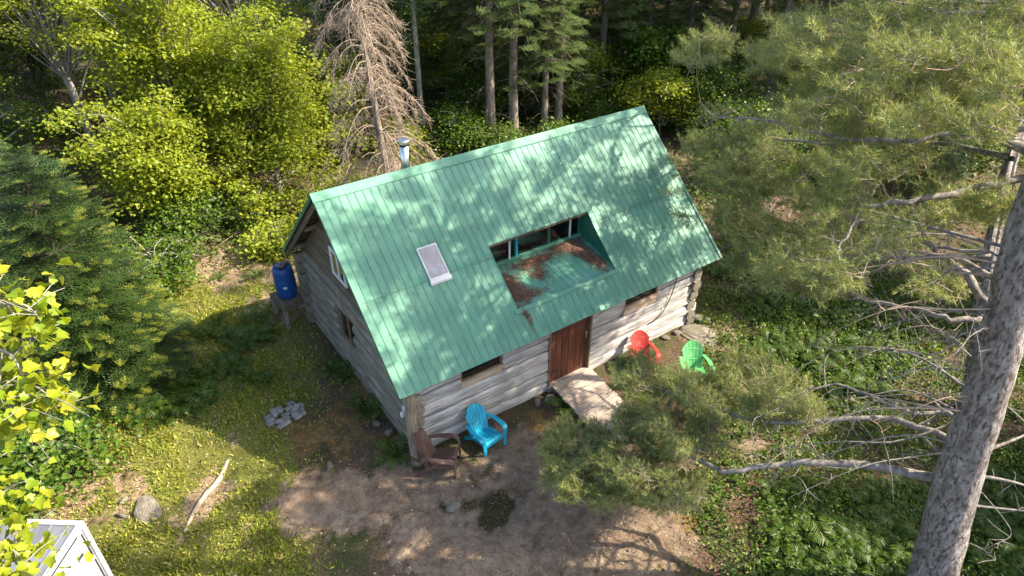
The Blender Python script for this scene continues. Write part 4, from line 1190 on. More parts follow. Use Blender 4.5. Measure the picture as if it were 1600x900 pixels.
def ell(r, n, c, rad, hollow=.35):
    d = unit(n, r); q = r.uniform(hollow, 1, (n, 1)) ** .6
    k = r.normal(0, 2.6, (5, 3)); ph = r.uniform(0, 6.28, 5)
    q = q * (1 + .20 * np.sin(d @ k.T + ph).sum(1, keepdims=True) / 1.3).clip(.45, 1.6)
    return np.array(c) + d * q * np.array(rad)
def maple(name, x, y, H, c, rad, ncl, nl, label, seed, tp=None, ls=.090, mat='leaf_maple', spread=(.30, .30, .07), group=None, tr=.11, cat='tree', proto=None):
    proto = proto or (LEAF_S if y < 12 and cat == 'tree' else LEAF_D2)
    r = np.random.default_rng(seed)
    cl = ell(r, int(ncl * 1.75), c, rad, .2); cl[:, 2] = np.maximum(cl[:, 2], .25)
    tp = tp if tp is not None else [(0, 0, -.1), (r.normal(0, .1), r.normal(0, .1), H * .35), (c[0] * .7, c[1] * .7, c[2] + rad[2] * .75)]
    w, f = broad(seed, H, tr, cl, nl, ls, spread, tp, proto)
    return tree_thing(name, w.mesh('trunk', 'bark_maple', True), f.mesh('crown', mat), (x, y, g1(x, y)), 0, label, cat, group)
maple('maple_tree', -2.3, 9.6, 7.5, (0, 0, 3.2), (1.9, 1.9, 2.9), 95, 150, 'bright leafy maple with low crown next to the dead spruce', 201)
maple('maple_tree', -4.4, 11.6, 9.5, (0, 0, 4.6), (2.1, 2.1, 4.0), 110, 150, 'dense sunlit maple growing over the fallen grey trunk', 202)
maple('maple_tree', -1.6, 13.2, 10, (0, 0, 5.2), (2.2, 2.0, 3.8), 100, 140, 'tall yellow green maple rising behind the dead spruce', 203, mat='leaf_green')
maple('maple_tree', -6.6, 15.6, 10.5, (.6, 0, 6.2), (2.4, 2.2, 3.2), 80, 130, 'maple with leaning pale trunk above the fir', 204, [(0, 0, -.1), (-.15, 0, 3.0), (-.75, .3, 7.2), (-1.1, .5, 10)], tr=.15)
maple('maple_tree', -5.4, 18.0, 11, (.3, 0, 6.4), (2.6, 2.6, 3.8), 80, 130, 'maple with straight grey trunk behind the leaning one', 205, [(0, 0, -.1), (.05, 0, 4), (.1, .2, 10.5)], tr=.17)
maple('maple_tree', -11.5, 17, 11, (0, 0, 5.4), (3.0, 2.6, 4.4), 90, 130, 'shady maple in the wood far beyond the fir', 206, tr=.15)
maple('maple_tree', -9.0, 22, 12, (0, 0, 6), (3.2, 3.0, 4.8), 90, 120, 'large maple deep in the wood behind the straight trunk', 207, tr=.16, ls=.14)
maple('maple_tree', -3.2, 24, 12, (0, 0, 6), (3.2, 3.0, 4.8), 90, 120, 'large maple deep in the wood beyond the yellow green one', 208, tr=.16, ls=.14)
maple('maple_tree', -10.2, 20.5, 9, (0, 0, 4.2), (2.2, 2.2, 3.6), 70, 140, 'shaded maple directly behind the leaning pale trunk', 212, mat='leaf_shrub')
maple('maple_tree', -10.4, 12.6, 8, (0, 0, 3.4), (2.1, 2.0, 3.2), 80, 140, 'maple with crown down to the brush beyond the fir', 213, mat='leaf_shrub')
maple('maple_tree', -5.6, 8.9, 5.2, (0, 0, 2.5), (1.5, 1.4, 2.2), 60, 150, 'small round maple growing right behind the fir', 214)
maple('maple_tree', -3.0, 16.5, 9.5, (0, 0, 4.4), (2.2, 2.2, 4.0), 80, 140, 'maple with thick foliage behind the dense sunlit one', 215, mat='leaf_green')
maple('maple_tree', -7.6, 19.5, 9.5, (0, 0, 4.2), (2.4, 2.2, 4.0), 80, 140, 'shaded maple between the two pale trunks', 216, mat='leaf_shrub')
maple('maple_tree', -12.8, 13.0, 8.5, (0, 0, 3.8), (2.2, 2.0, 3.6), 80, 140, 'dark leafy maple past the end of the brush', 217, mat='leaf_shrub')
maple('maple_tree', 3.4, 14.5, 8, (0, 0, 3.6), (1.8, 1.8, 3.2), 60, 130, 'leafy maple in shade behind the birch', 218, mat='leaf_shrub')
maple('maple_sapling', 7.0, 13.6, 5, (0, 0, 2.4), (1.5, 1.5, 2.0), 40, 120, 'leafy sapling glowing behind the first spruce trunks', 219, tr=.05)
maple('maple_sapling', 12.2, 6.8, 3.4, (0, 0, 1.7), (1.4, 1.4, 1.4), 34, 120, 'bright green sapling off the far end of the ridge', 220, tr=.04)
maple('maple_sapling', .9, 11.6, 4.5, (0, 0, 2.2), (1.2, 1.2, 1.9), 26, 130, 'young maple glowing between dead spruce and birch', 209, tr=.05)
maple('maple_sapling', 13.2, 8.6, 4.2, (0, 0, 2.1), (1.5, 1.5, 1.8), 34, 120, 'green understory maple near the far end of the ridge', 210, mat='leaf_shrub', tr=.05, ls=.14)
maple('maple_sapling', 8.2, 12.4, 3.6, (0, 0, 1.9), (1.1, 1.1, 1.4), 18, 110, 'dark leafy sapling between two spruce trunks', 211, mat='leaf_shrub', tr=.04)
_sap = [maple('maple_sapling', 0, 0, h, (0, 0, h * .52), (rd, rd, h * .46), nc, 100, 'leafy green sapling in the understory of the dark forest', 260 + k, mat=mt, tr=.035, group='understory saplings of the forest') for k, (h, rd, nc, mt) in enumerate(((3.6, 1.3, 34, 'leaf_green'), (2.6, 1.2, 26, 'leaf_shrub'), (4.6, 1.5, 44, 'leaf_green')))]
_i = 0
for u, v, k in ((690, 135, 0), (745, 190, 1), (825, 175, 1), (905, 185, 0), (960, 130, 2), (1025, 110, 0), (1085, 175, 1), (640, 70, 2), (1150, 130, 0), (1250, 200, 1), (720, 60, 2), (860, 80, 2), (780, 120, 1), (1330, 280, 1), (1180, 280, 1), (1120, 215, 1), (1400, 240, 0), (1480, 300, 1), (590, 90, 2), (1220, 60, 2)):
    p = PZ(u, v); o = _sap[k]
    if any(q is o for q in _sap) and o.get('used'): o = copy_tree(o)
    o['used'] = 1; o.location = (p[0], p[1], g1(p[0], p[1])); o.rotation_euler = (0, 0, u * .1)
for o in bpy.data.objects:
    if 'used' in o.keys(): del o['used']
SHR = [(-1.0, 7.2, 1.3, 1.1, 'bright low shrub behind the cabin near the maple', 'leaf_maple'), (4.4, 9.6, 1.2, 1.2, 'green shrub below the birch trunk', 'leaf_shrub'), (5.4, 8.2, .9, .9, 'low green shrub behind the middle of the ridge', 'leaf_shrub'),
       (7.6, 7.6, .9, .8, 'small shrub between the ridge and a spruce trunk', 'leaf_shrub'), (8.9, 6.0, 1.0, .9, 'shrub by the far gable end of the cabin', 'leaf_shrub'), (6.6, 3.2, .9, .8, 'yellow green bush beside the far cabin wall', 'leaf_shrub'),
       (-5.0, 8.4, 1.5, 1.2, 'leafy bush between the fir and the maples', 'leaf_shrub'), (-6.6, 6.3, 1.2, 1.0, 'bush tucked against the back of the fir', 'leaf_shrub'), (-3.4, 6.4, .8, .8, 'yellow leafy shrub behind the blue barrel', 'leaf_maple'),
       (-9.6, 1.0, .8, .9, 'leafy green shrub at the foot of the fir', 'leaf_shrub'), (-10.6, .6, .9, 1.0, 'green shrub beside the sunlit maple branch', 'leaf_shrub'), (-12.5, 4.8, 1.6, 1.3, 'shady shrub beyond the fir', 'leaf_shrub'),
       (-11, 9, 1.6, 1.5, 'dark bush in the wood behind the fir', 'leaf_shrub'), (-8.6, 9.6, 1.7, 1.4, 'bush below the leaning maple trunk', 'leaf_shrub'), (2.6, 10.4, 1.0, 1.0, 'bright shrub at the base of the birch', 'leaf_maple'), (10.6, 8.2, .8, .9, 'low plant near the white board', 'leaf_shrub')]
for k, (x, y, h, rd, lb, mt) in enumerate(SHR):
    maple('leafy_shrub', x, y, h * 1.1, (0, 0, h * .6), (rd, rd, h * .55), int(14 + rd * 12), 90, lb, 230 + k, ls=.10, mat=mt, spread=(.28, .28, .15), tr=.02, cat='shrub')

# brush piles of dead branches left of the barrel
def brush(u, v, n, s, label, seed):
    r = np.random.default_rng(seed); p = PZ(u, v); a = Acc()
    for i in range(n):
        b = r.normal(0, s * .45, 3) * np.array([1, 1, 0]); az = r.uniform(0, 6.28); L = r.uniform(.5, 1.5) * s
        e = b + np.array([math.cos(az) * L, math.sin(az) * L, r.uniform(.1, .7) * s]); m_ = (b + e) / 2 + r.normal(0, .1, 3) + [0, 0, .15]
        a.add(*tube(smooth_line([b, m_, e], 6), np.linspace(.013, .004, 6), 4))
        for j in range(5):
            c = b + (e - b) * r.uniform(.3, 1) + [0, 0, .08]; d = r.normal(0, 1, 3); a.add(*tube([c, c + d * .16 * s], [.004, .002], 3))
    o = link('brush_pile', a.mesh('brush_pile', 'dead_pale'), None, (p[0], p[1], g1(p[0], p[1])))
    tag(o, label, 'brush')
brush(310, 395, 34, .8, 'heap of bare tan twigs beside the fir', 1)
brush(225, 235, 46, 1.1, 'tangle of dead branches round the fallen grey trunk', 2)
brush(1210, 330, 30, .8, 'dead twigs on the forest floor past the far cabin wall', 3)
brush(520, 300, 26, .9, 'dry twigs piled below the dead spruce', 4)

# maple reaching in beside the camera, over the white shed: its large leaves are single parts
def near_maple():
    base = np.array([-12.6, -3.9, 0]); base[2] = g1(base[0], base[1])
    o = empty('maple_tree', base); tag(o, 'young maple with big sunlit yellow green leaves reaching over the white shed', 'tree')
    r = np.random.default_rng(301); wood = Acc()
    trunk = smooth_line([base + [0, 0, -.1], base + [.1, .1, 3], base + [.5, .3, 6], base + [.9, .3, 8.0]], 14)
    wood.add(*tube(trunk - base, np.linspace(.10, .04, 14), 9))
    groups = [  # pixel, depth, spread, leaves, size
        ((30, 475), 6.0, .28, 28, .15), ((75, 492), 6.0, .20, 20, .15), ((20, 505), 6.1, .25, 22, .15), ((75, 530), 6.2, .18, 10, .14), ((20, 575), 6.2, .25, 26, .15), ((60, 600), 6.1, .22, 26, .15), ((95, 620), 6.0, .22, 28, .15), ((40, 635), 6.0, .26, 32, .15), ((10, 610), 6.0, .2, 18, .15), ((85, 650), 6.1, .16, 10, .14), ((10, 660), 6.2, .2, 14, .14),
        ((20, 770), 7.6, .30, 26, .14), ((15, 820), 7.5, .30, 30, .14), ((40, 860), 7.3, .32, 44, .14), ((20, 890), 7.2, .3, 40, .14), ((60, 905), 7.1, .3, 34, .14), ((-60, 560), 6.4, .6, 90, .15), ((-70, 830), 7.2, .6, 90, .15), ((-90, 700), 6.6, .6, 70, .15)]
    lm = [tri_mesh('leaf', *LEAF_M, 'leaf_near') for _ in range(1)]
    n_part = 0; rest = Acc()
    brn = []
    groups.sort(key=lambda g: np.linalg.norm(PD(g[0][0] - 18, g[0][1], g[1])[:2] - trunk[8, :2]))
    grown = trunk[5:]
    for (u, v), d, s, n, ls in groups:
        u -= 18
        c = PD(u, v, d)
        i = int(np.argmin(np.linalg.norm(grown - c + np.array([0, 0, -.25]), axis=1))); a = grown[i]; ln = np.linalg.norm(c - a)
        L = smooth_line([a, (a + c) / 2 + np.array([0, 0, .10 * ln]) + r.normal(0, .08 * ln, 3), c], 10)
        wood.add(*tube(L - base, np.linspace(.010 + .010 * ln, .006, 10), 5)); grown = np.vstack([grown, L[3:]])
        for j in range(5):
            q = L[r.integers(6, 10)]; e = c + r.normal(0, s, 3) * np.array([1, 1, .5]); wood.add(*tube([q - base, (q + e) / 2 - base + [0, 0, .03], e - base], [.007, .005, .003], 3))
        n = int(n * 1.7); s = s * .72; P = c + r.normal(0, 1, (n, 3)) * np.array([s, s, s * .5]); D = unit(n, r); D[:, 2] = r.normal(-.5, .4, n)
        Rm = frames(D, r.normal(0, .45, n)); S = ls * .78 * r.uniform(.6, 1.2, n)
        for k in range(n):
            if n_part < 290 and 0 < u:
                ob = link('leaf', lm[0], o); mw = Matrix(Rm[k].tolist()).to_4x4(); mw.translation = Vector(P[k] - base)
                ob.matrix_local = mw @ Matrix.Diagonal((S[k], S[k], S[k], 1)); n_part += 1
            else:
                V, F = scatter(LEAF_M, P[k:k + 1] - base, Rm[k:k + 1], S[k:k + 1]); rest.add(V, F)
    link('trunk', wood.mesh('trunk', 'bark_maple', True), o)
    tag(link('crown', rest.mesh('crown', 'leaf_near'), o), kind='stuff')
near_maple()

# ------------------------------------------------------------------ the pines on the right
def stem(pix, base):
    """trunk line: each pixel's sight line, at the height where it passes nearest the tree's foot"""
    out = [np.array(base, float)]
    for u, v in pix:
        d = pxdir(u, v); zs = np.arange(.2, 9.6, .02); Q = CAM + d * ((zs - CAM[2]) / d[2])[:, None]
        out.append(Q[int(np.argmin(np.hypot(Q[:, 0] - base[0], Q[:, 1] - base[1])))])
    return np.array(out)
def pine(name, base, trunk, tr, limbs, regions, crown, label, seed, dead=(), bare=0, nm='needle_pine'):
    r = np.random.default_rng(seed); base = np.array(base, float)
    o = empty(name, base); tag(o, label, 'tree', 'white pines beside the fern bed')
    bark, wood, fol, twg = Acc(), Acc(), Acc(), Acc()
    T = smooth_line(trunk, 40)
    kz = (T[:, 2] - T[0, 2]) / (T[-1, 2] - T[0, 2])
    V, F = tube(T - base, np.interp(kz, [0, .03, .3, .5, 1], [tr * 1.3, tr * 1.05, tr * .82, tr * .66, tr * .2]), 18)
    V = V + r.normal(0, .008, V.shape); bark.add(V, F)
    pts_all = []
    for L, ra, rb in limbs:
        P = smooth_line([PZ(*q) if not isinstance(q, np.ndarray) else q for q in L], 18)
        i = int(np.argmin(np.linalg.norm(T - P[0], axis=1)))
        if np.linalg.norm(T[i] - P[0]) > .05: P = np.vstack([T[i][None], P])
        P[1:] += r.normal(0, .015, P[1:].shape)
        link('limb', tri_mesh('limb', *tube(P - base, np.linspace(ra, rb, len(P)), 8), 'bark_limb', True), o); pts_all.append(P)
        for j in range(int(5 + 5 * len(P) / 18)):
            q = P[r.integers(4, len(P))]; d = r.normal(0, 1, 3); d[2] = r.normal(-.1, .5); l = r.uniform(.2, .7)
            e = q + d / np.linalg.norm(d) * l; m_ = (q + e) / 2 + r.normal(0, .04, 3)
            wood.add(*tube(smooth_line([q, m_, e], 5) - base, np.linspace(.010, .003, 5), 4))
            for j2 in range(3):
                q2 = m_ + (e - m_) * r.uniform(0, 1); wood.add(*tube([q2 - base, q2 + r.normal(0, .12, 3) - base], [.004, .002], 3))
    AP = np.vstack(pts_all)
    Pn, Dn, Sn = [], [], []
    for (u, v, ru, rv, z, dz, n) in regions:
        a = r.uniform(0, 6.28, n); q = np.sqrt(r.uniform(0, 1, n)); uu = u + ru * q * np.cos(a); vv = v + rv * q * np.sin(a)
        n = int(n * 1.05); a = r.uniform(0, 6.28, n); q = np.sqrt(r.uniform(0, 1, n)); uu = u + ru * q * np.cos(a); vv = v + rv * q * np.sin(a); z_ = z + r.normal(0, dz, n)
        # twigs gather in clumps, leaving gaps
        C = np.array([PZ(a_, b_, c_) for a_, b_, c_ in zip(uu, vv, z_)])
        k = max(3, n // 7); cen = C[r.integers(0, n, k)]; near = cen[np.argmin(((C[:, None] - cen[None]) ** 2).sum(-1), 1)]
        C = C + (near - C) * .45
        dist = [np.linalg.norm(AP - c, axis=1).min() for c in cen]
        for c in cen[np.argsort(dist)]:          # each twig springs from the nearest wood grown so far
            i = int(np.argmin(np.linalg.norm(AP - c, axis=1))); a_ = AP[i]; l = np.linalg.norm(c - a_)
            m_ = (a_ + c) / 2 + r.normal(0, .10 * min(l, .8), 3) + [0, 0, .05]; tl = smooth_line([a_, m_, c], 7)
            twg.add(*tube(tl - base, np.linspace(.007 + .004 * l, .003, 7), 4)); AP = np.vstack([AP, tl[2:]])
        out = near - np.array([T[0, 0], T[0, 1], 0]); out[:, 2] = 0; out /= np.linalg.norm(out, axis=1, keepdims=True) + 1e-6
        D = (C - near) * 2.0 + out * .6 + r.normal(0, .35, C.shape); D[:, 2] = D[:, 2] * .4 + .05
        Pn.append(C - D / np.linalg.norm(D, axis=1, keepdims=True) * .2); Dn.append(D); Sn.append(r.uniform(.8, 1.3, n))
    for (z0, z1, rad0, rad1, n) in crown:           # upper crown, above the picture
        nl = max(6, int(n / 11))
        for i in range(nl):
            f = (i + r.uniform(0, 1)) / nl; z = z0 + (z1 - z0) * f; a = i * 2.4 + r.normal(0, .3); L = (rad0 + (rad1 - rad0) * f) * r.uniform(.6, 1.1)
            j = int(np.argmin(np.abs(T[:, 2] - z))); s = T[j]; h = np.array([math.cos(a), math.sin(a), 0]); e = s + h * L + [0, 0, .12 * L]
            wood.add(*tube(smooth_line([s, (s + e) / 2 + [0, 0, -.05], e], 7) - base, np.linspace(.045, .008, 7), 5))
            m_ = 11; q = r.uniform(.35, 1.05, m_); C = s + (e - s) * q[:, None] + r.normal(0, .28, (m_, 3)) * np.array([1, 1, .6])
            Pn.append(C); Dn.append(h[None] + r.normal(0, .5, (m_, 3)) + [0, 0, .2]); Sn.append(r.uniform(1.1, 1.7, m_))
    for L, ra in dead:
        P = smooth_line([PZ(*q) for q in L], 12); i = int(np.argmin(np.linalg.norm(T - P[0], axis=1))); P = np.vstack([T[i][None], P]) if np.linalg.norm(T[i] - P[0]) < 1.2 else P
        lw = Acc(); lw.add(*tube(P - base, np.linspace(ra, .004, len(P)), 6))
        for j in range(7):
            q = P[r.integers(3, len(P))]; e = q + r.normal(0, .16, 3) + [0, 0, -.05]; lw.add(*tube([q - base, (q + e) / 2 - base + r.normal(0, .02, 3), e - base], [.006, .005, .002], 4))
        link('dead_limb', lw.mesh('dead_limb', 'bark_limb', True), o)
    for i in range(bare):                        # thin dead branches around the lower trunk
        z = r.uniform(2.6, 6.0); j = int(np.argmin(np.abs(T[:, 2] - z))); s = T[j]
        az = math.atan2(-RT[1] + .35 * FW[1], -RT[0] + .35 * FW[0]) + r.normal(0, .32); h = np.array([math.cos(az), math.sin(az), 0]); L = r.uniform(.9, 2.7)
        P = smooth_line([s, s + h * L * .35 + [0, 0, r.uniform(-.05, .12) * L], s + h * L * .7 + r.normal(0, .12, 3) + [0, 0, -.05 * L], s + h * L + r.normal(0, .2, 3) + [0, 0, -.25 * L]], 11)
        lw = Acc(); lw.add(*tube(P - base, np.linspace(r.uniform(.010, .022), .003, 11), 5))
        for q in range(int(5 + 5 * L)):
            p = P[r.integers(3, 11)]; d = h * r.uniform(-.1, .7) + r.normal(0, .55, 3) + [0, 0, -.15]; l = r.uniform(.12, .5); e = p + d * l
            lw.add(*tube([p - base, (p + e) / 2 - base + r.normal(0, .03, 3), e - base], [.0055, .0042, .002], 3))
            e2 = (p + e) / 2 + r.normal(0, .12, 3); lw.add(*tube([(p + e) / 2 - base, e2 - base], [.003, .0015], 3))
        link('dead_limb', lw.mesh('dead_limb', 'dead_twig' if i % 2 else 'bark_limb', True), o)
    Pn, Dn, Sn = np.vstack(Pn), np.vstack(Dn), np.concatenate(Sn)
    put_sprays(fol, PINE, Pn - base, Dn, Sn, r, .6, twg)
    tag(link('twigs', twg.mesh('twigs', 'dead_twig', False), o), kind='stuff')
    link('trunk', bark.mesh('trunk', 'bark_pine', True), o)
    tag(link('branches', wood.mesh('branches', 'bark_limb', True), o), kind='stuff')
    tag(link('needles', fol.mesh('needles', nm), o), kind='stuff')
    return o
pb = PZ(1440, 948); pb[2] = g1(pb[0], pb[1])
T1 = stem([(1457, 900), (1500, 740), (1545, 600), (1580, 470), (1600, 380)], pb)
T1 = np.vstack([T1, T1[-1] + [[-.15, .15, 2.2], [-.25, .30, 5.0], [-.3, .4, 7.5]]]); T1[0, 2] -= .12
limbs1 = [
    ([(1462, 748, 2.45), (1390, 733, 2.40), (1300, 722, 2.25), (1200, 726, 2.05), (1140, 738, 1.9), (1060, 705, 1.75), (960, 690, 1.6), (880, 690, 1.5)], .075, .012),
    ([(1485, 690, 3.0), (1400, 656, 2.9), (1300, 655, 2.7), (1200, 660, 2.5), (1120, 640, 2.3), (1040, 610, 2.1), (980, 600, 2.0)], .055, .010),
    ([(1540, 500, 4.6), (1480, 497, 4.6), (1420, 483, 4.5), (1335, 466, 4.4)], .050, .02),
    ([(1590, 470, 5.2), (1500, 407, 5.3), (1400, 403, 5.3), (1320, 400, 5.2), (1260, 420, 5.1)], .045, .012),
    ([(1640, 275, 6.4), (1600, 280, 6.4), (1500, 300, 6.3), (1420, 316, 6.2), (1345, 324, 6.1)], .060, .030),
        ([(1345, 324, 6.1), (1322, 370, 5.95), (1300, 402, 5.8), (1270, 440, 5.6)], .022, .008),
    ([(1560, 505, 4.9), (1520, 440, 5.2), (1460, 390, 5.4), (1400, 340, 5.5), (1330, 290, 5.6)], .070, .014),
    ([(1650, 260, 6.6), (1590, 225, 6.8), (1520, 190, 7.0), (1440, 120, 7.2), (1370, 60, 7.4), (1300, 30, 7.4)], .085, .014),
    ([(1650, 200, 7.0), (1500, 210, 6.9), (1350, 220, 6.7), (1200, 190, 6.4), (1120, 180, 6.2)], .045, .010),
    ([(1660, 150, 7.3), (1560, 90, 7.5), (1480, 60, 7.6), (1400, 20, 7.7)], .04, .010),
    ([(1480, 645, 3.5), (1400, 640, 3.4), (1300, 600, 3.2), (1180, 655, 2.7)], .035, .008)]
regions1 = [
    (905, 700, 60, 45, 1.55, .14, 80), (940, 750, 75, 35, 1.5, .14, 95), (1000, 720, 70, 55, 1.6, .16, 110), (1050, 770, 70, 30, 1.5, .14, 80), (1015, 603, 50, 30, 1.9, .2, 50), (1060, 640, 80, 50, 1.9, .25, 60), (1140, 620, 90, 50, 2.1, .25, 85), (1230, 640, 60, 40, 2.5, .2, 40), (1000, 655, 60, 25, 1.8, .2, 30), (1090, 690, 60, 30, 1.8, .2, 34), (1000, 578, 42, 20, 1.9, .12, 26), (1080, 598, 48, 18, 1.9, .12, 22), (1190, 600, 60, 40, 2.4, .25, 30), (1215, 640, 60, 30, 2.4, .2, 20),
    (1275, 435, 75, 42, 5.6, .2, 70), (1400, 360, 60, 40, 5.8, .25, 34), (1320, 330, 60, 50, 5.9, .3, 36),
    (1300, 60, 100, 50, 7.3, .3, 110), (1450, 60, 120, 60, 7.5, .35, 150), (1560, 80, 80, 80, 7.4, .35, 110), (1420, 160, 110, 60, 7.0, .35, 110), (1300, 160, 90, 50, 6.7, .35, 80), (1540, 190, 80, 50, 6.8, .35, 60), (1100, 80, 70, 26, 6.6, .25, 40), (1210, 100, 60, 30, 6.7, .3, 34), (1560, 330, 50, 40, 6.0, .3, 26), (1490, 330, 60, 40, 5.9, .3, 24), (1370, 240, 90, 50, 6.3, .35, 70), (1470, 450, 60, 30, 5.0, .3, 16)]
dead1 = [([(1500, 600, 4.0), (1440, 560, 3.9), (1380, 545, 3.8), (1320, 570, 3.6)], .022), ([(1520, 560, 4.3), (1460, 512, 4.3), (1410, 515, 4.2), (1360, 535, 4.0)], .016), ([(1510, 600, 3.9), (1480, 585, 3.9), (1450, 560, 3.8), (1415, 585, 3.7)], .020), ([(1490, 640, 3.4), (1420, 610, 3.3), (1350, 620, 3.1)], .022), ([(1540, 620, 3.8), (1580, 640, 3.8), (1640, 700, 3.6)], .018), ([(1540, 745, 2.7), (1590, 755, 2.7), (1660, 780, 2.6)], .03), ([(1520, 790, 2.0), (1600, 798, 2.0), (1660, 800, 1.9)], .025), ([(1505, 845, 1.4), (1535, 858, 1.4), (1555, 875, 1.3)], .010), ([(1560, 560, 4.2), (1620, 540, 4.3), (1680, 500, 4.4)], .03), ([(1480, 720, 2.8), (1450, 690, 2.9), (1430, 665, 2.9)], .035),
         ([(1490, 660, 3.2), (1400, 690, 2.9), (1310, 690, 2.7), (1220, 700, 2.4)], .02), ([(1550, 700, 3.0), (1600, 680, 3.1), (1650, 650, 3.2)], .03), ([(1535, 770, 2.3), (1580, 830, 2.0), (1555, 850, 1.9)], .008)]
pine('white_pine', pb, T1, .31, limbs1, regions1, [(7.6, 11.0, 2.0, 1.0, 44)], 'large leaning white pine with thick grey trunk and long bare lower limbs', 401, dead1, 20, 'needle_pine_sun')
p2 = PZ(1512, 640); p2[2] = g1(p2[0], p2[1])
T2 = stem([(1524, 560), (1538, 450), (1556, 350), (1580, 250)], p2)
T2 = np.vstack([T2, T2[-1] + [[-.1, .3, 3.0], [-.2, .6, 6.6]]])
pine('white_pine', p2, T2, .15, [([(1580, 250, 6.4), (1480, 225, 5.9), (1380, 225, 5.3), (1280, 225, 4.9), (1180, 215, 4.5), (1110, 225, 4.3)], .045, .010), ([(1560, 330, 5.2), (1450, 330, 4.9), (1345, 315, 4.6), (1240, 300, 4.4), (1140, 290, 4.2)], .04, .010), ([(1548, 395, 4.4), (1440, 385, 4.2), (1330, 370, 4.0), (1230, 370, 3.9), (1160, 380, 3.8)], .035, .010), ([(1560, 330, 5.2), (1640, 300, 5.3), (1700, 290, 5.4)], .03, .01), ([(1545, 400, 4.3), (1440, 400, 4.2), (1360, 405, 4.1)], .03, .008)],
     [(1330, 235, 80, 45, 5.0, .3, 50), (1440, 400, 60, 30, 4.2, .3, 14), (1230, 250, 120, 75, 4.5, .3, 165), (1145, 225, 75, 62, 4.3, .25, 90), (1145, 300, 60, 60, 4.1, .25, 60), (1215, 345, 90, 65, 4.1, .25, 115), (1200, 405, 75, 42, 3.8, .25, 40), (1085, 300, 40, 70, 4.1, .2, 8), (1310, 400, 60, 40, 4.1, .25, 24)], [(7.4, 13.6, 3.4, 1.6, 560)], 'second slimmer white pine whose stem crosses behind the great trunk', 402)
p3 = np.array([8.6, -3.4, 0]); p3[2] = g1(*p3[:2])
T3 = np.array([p3 - [0, 0, .1], p3 + [.1, 0, 4], p3 + [-.1, .2, 8], p3 + [0, .1, 13.5]])
pine('white_pine', p3, T3, .19, [([p3 + np.array([0, 0, 5.5]), p3 + np.array([-1, .3, 5.6]), p3 + np.array([-2, .6, 5.5])], .04, .01), ([p3 + np.array([0, 0, 6.5]), p3 + np.array([.9, .9, 6.6]), p3 + np.array([1.6, 1.6, 6.8])], .04, .01)],
     [], [(5.6, 13.4, 2.6, .8, 300)], 'third white pine standing off the far front corner of the cabin', 403)

# ------------------------------------------------------------------ ferns
def fern_mesh(seed, nf=8, L=.55):
    r = np.random.default_rng(seed); a = Acc()
    for i in range(nf):
        az = 6.283 * i / nf + r.normal(0, .25); l = L * r.uniform(.7, 1.15); h = np.array([math.cos(az), math.sin(az), 0])
        pts = smooth_line([(0, 0, 0), h * l * .4 + [0, 0, l * .42], h * l * .8 + [0, 0, l * .45], h * l * 1.05 + [0, 0, l * .28]], 18)
        a.add(*tube(pts, np.linspace(.004, .0015, 18), 3))
        s = np.array([-h[1], h[0], 0])
        for j in range(2, 18):
            t = j / 17; wl = l * .26 * math.sin(math.pi * min(1, t * .95 + .12)) + .015
            for e in (-1, 1):
                d = s * e + h * .35 + np.array([0, 0, r.uniform(-.4, .2)]); d /= np.linalg.norm(d)
                w = (pts[j] - pts[j - 1]) * .42; p = pts[j]
                a.add([p - w, p + w, p + d * wl * .6 + w * .55, p + d * wl, p + d * wl * .6 - w * .75], [[0, 1, 2], [0, 2, 4], [4, 2, 3]])
    return a.mesh('fern_plant', 'leaf_fern')
FM = [fern_mesh(k, 7 + k % 3, .50 + .05 * k) for k in range(5)]
fr = random.Random(9)
def fern(x, y, s, label, group=None):
    o = link('fern_plant', FM[fr.randrange(5)], None, (x, y, g1(x, y) - .01), (fr.uniform(-.12, .12), fr.uniform(-.12, .12), fr.uniform(0, 6.28)))
    o.scale = (s, s, s * fr.uniform(.8, 1.1)); return tag(o, label, 'fern', group)
for u, v, s, lb in ((622, 712, .80, 'bright green fern at the foot of the corner post'), (520, 580, .75, 'green fern against the gable wall below its window'), (575, 645, .70, 'small fern by the pale stone at the gable wall'), (548, 590, .6, 'smaller fern beside the one below the gable window'), (880, 640, .55, 'dark little fern beside the plank ramp')):
    p = PZ(u, v); fern(p[0], p[1], s, lb)
def fern_field(poly, n, smin, smax, label, group):
    c = 0; t = 0
    while c < n and t < n * 40:
        t += 1
        u0, v0, u1, v1 = fr.choice(poly); p = PZ(fr.uniform(u0, u1), fr.uniform(v0, v1))
        if abs(p[0]) < 4.1 and abs(p[1]) < 3.2: continue
        z = zones(p[0:1], p[1:2])
        if z[0][0] > .4 or z[3][0] > .65: continue
        fern(p[0], p[1], fr.uniform(smin, smax), label, group); c += 1
fern_field([(1190, 760, 1440, 900), (1250, 820, 1460, 900), (1500, 740, 1640, 900)], 170, .35, .70, 'green fern in the shaded bed around the great pine', 'ferns in the shaded bed around the great pine')
fern_field([(1100, 420, 1330, 580), (1150, 470, 1420, 640)], 75, .42, .75, 'dark fern beside the far front corner of the cabin', 'ferns beside the far front corner')
fern_field([(310, 430, 430, 540), (330, 520, 420, 600)], 22, .5, .8, 'fern between the fir and the barrel stand', 'ferns between fir and barrel stand')
fern_field([(180, 590, 310, 660), (220, 600, 330, 640)], 26, .6, .9, 'fern spreading from under the fir', 'ferns under the fir')

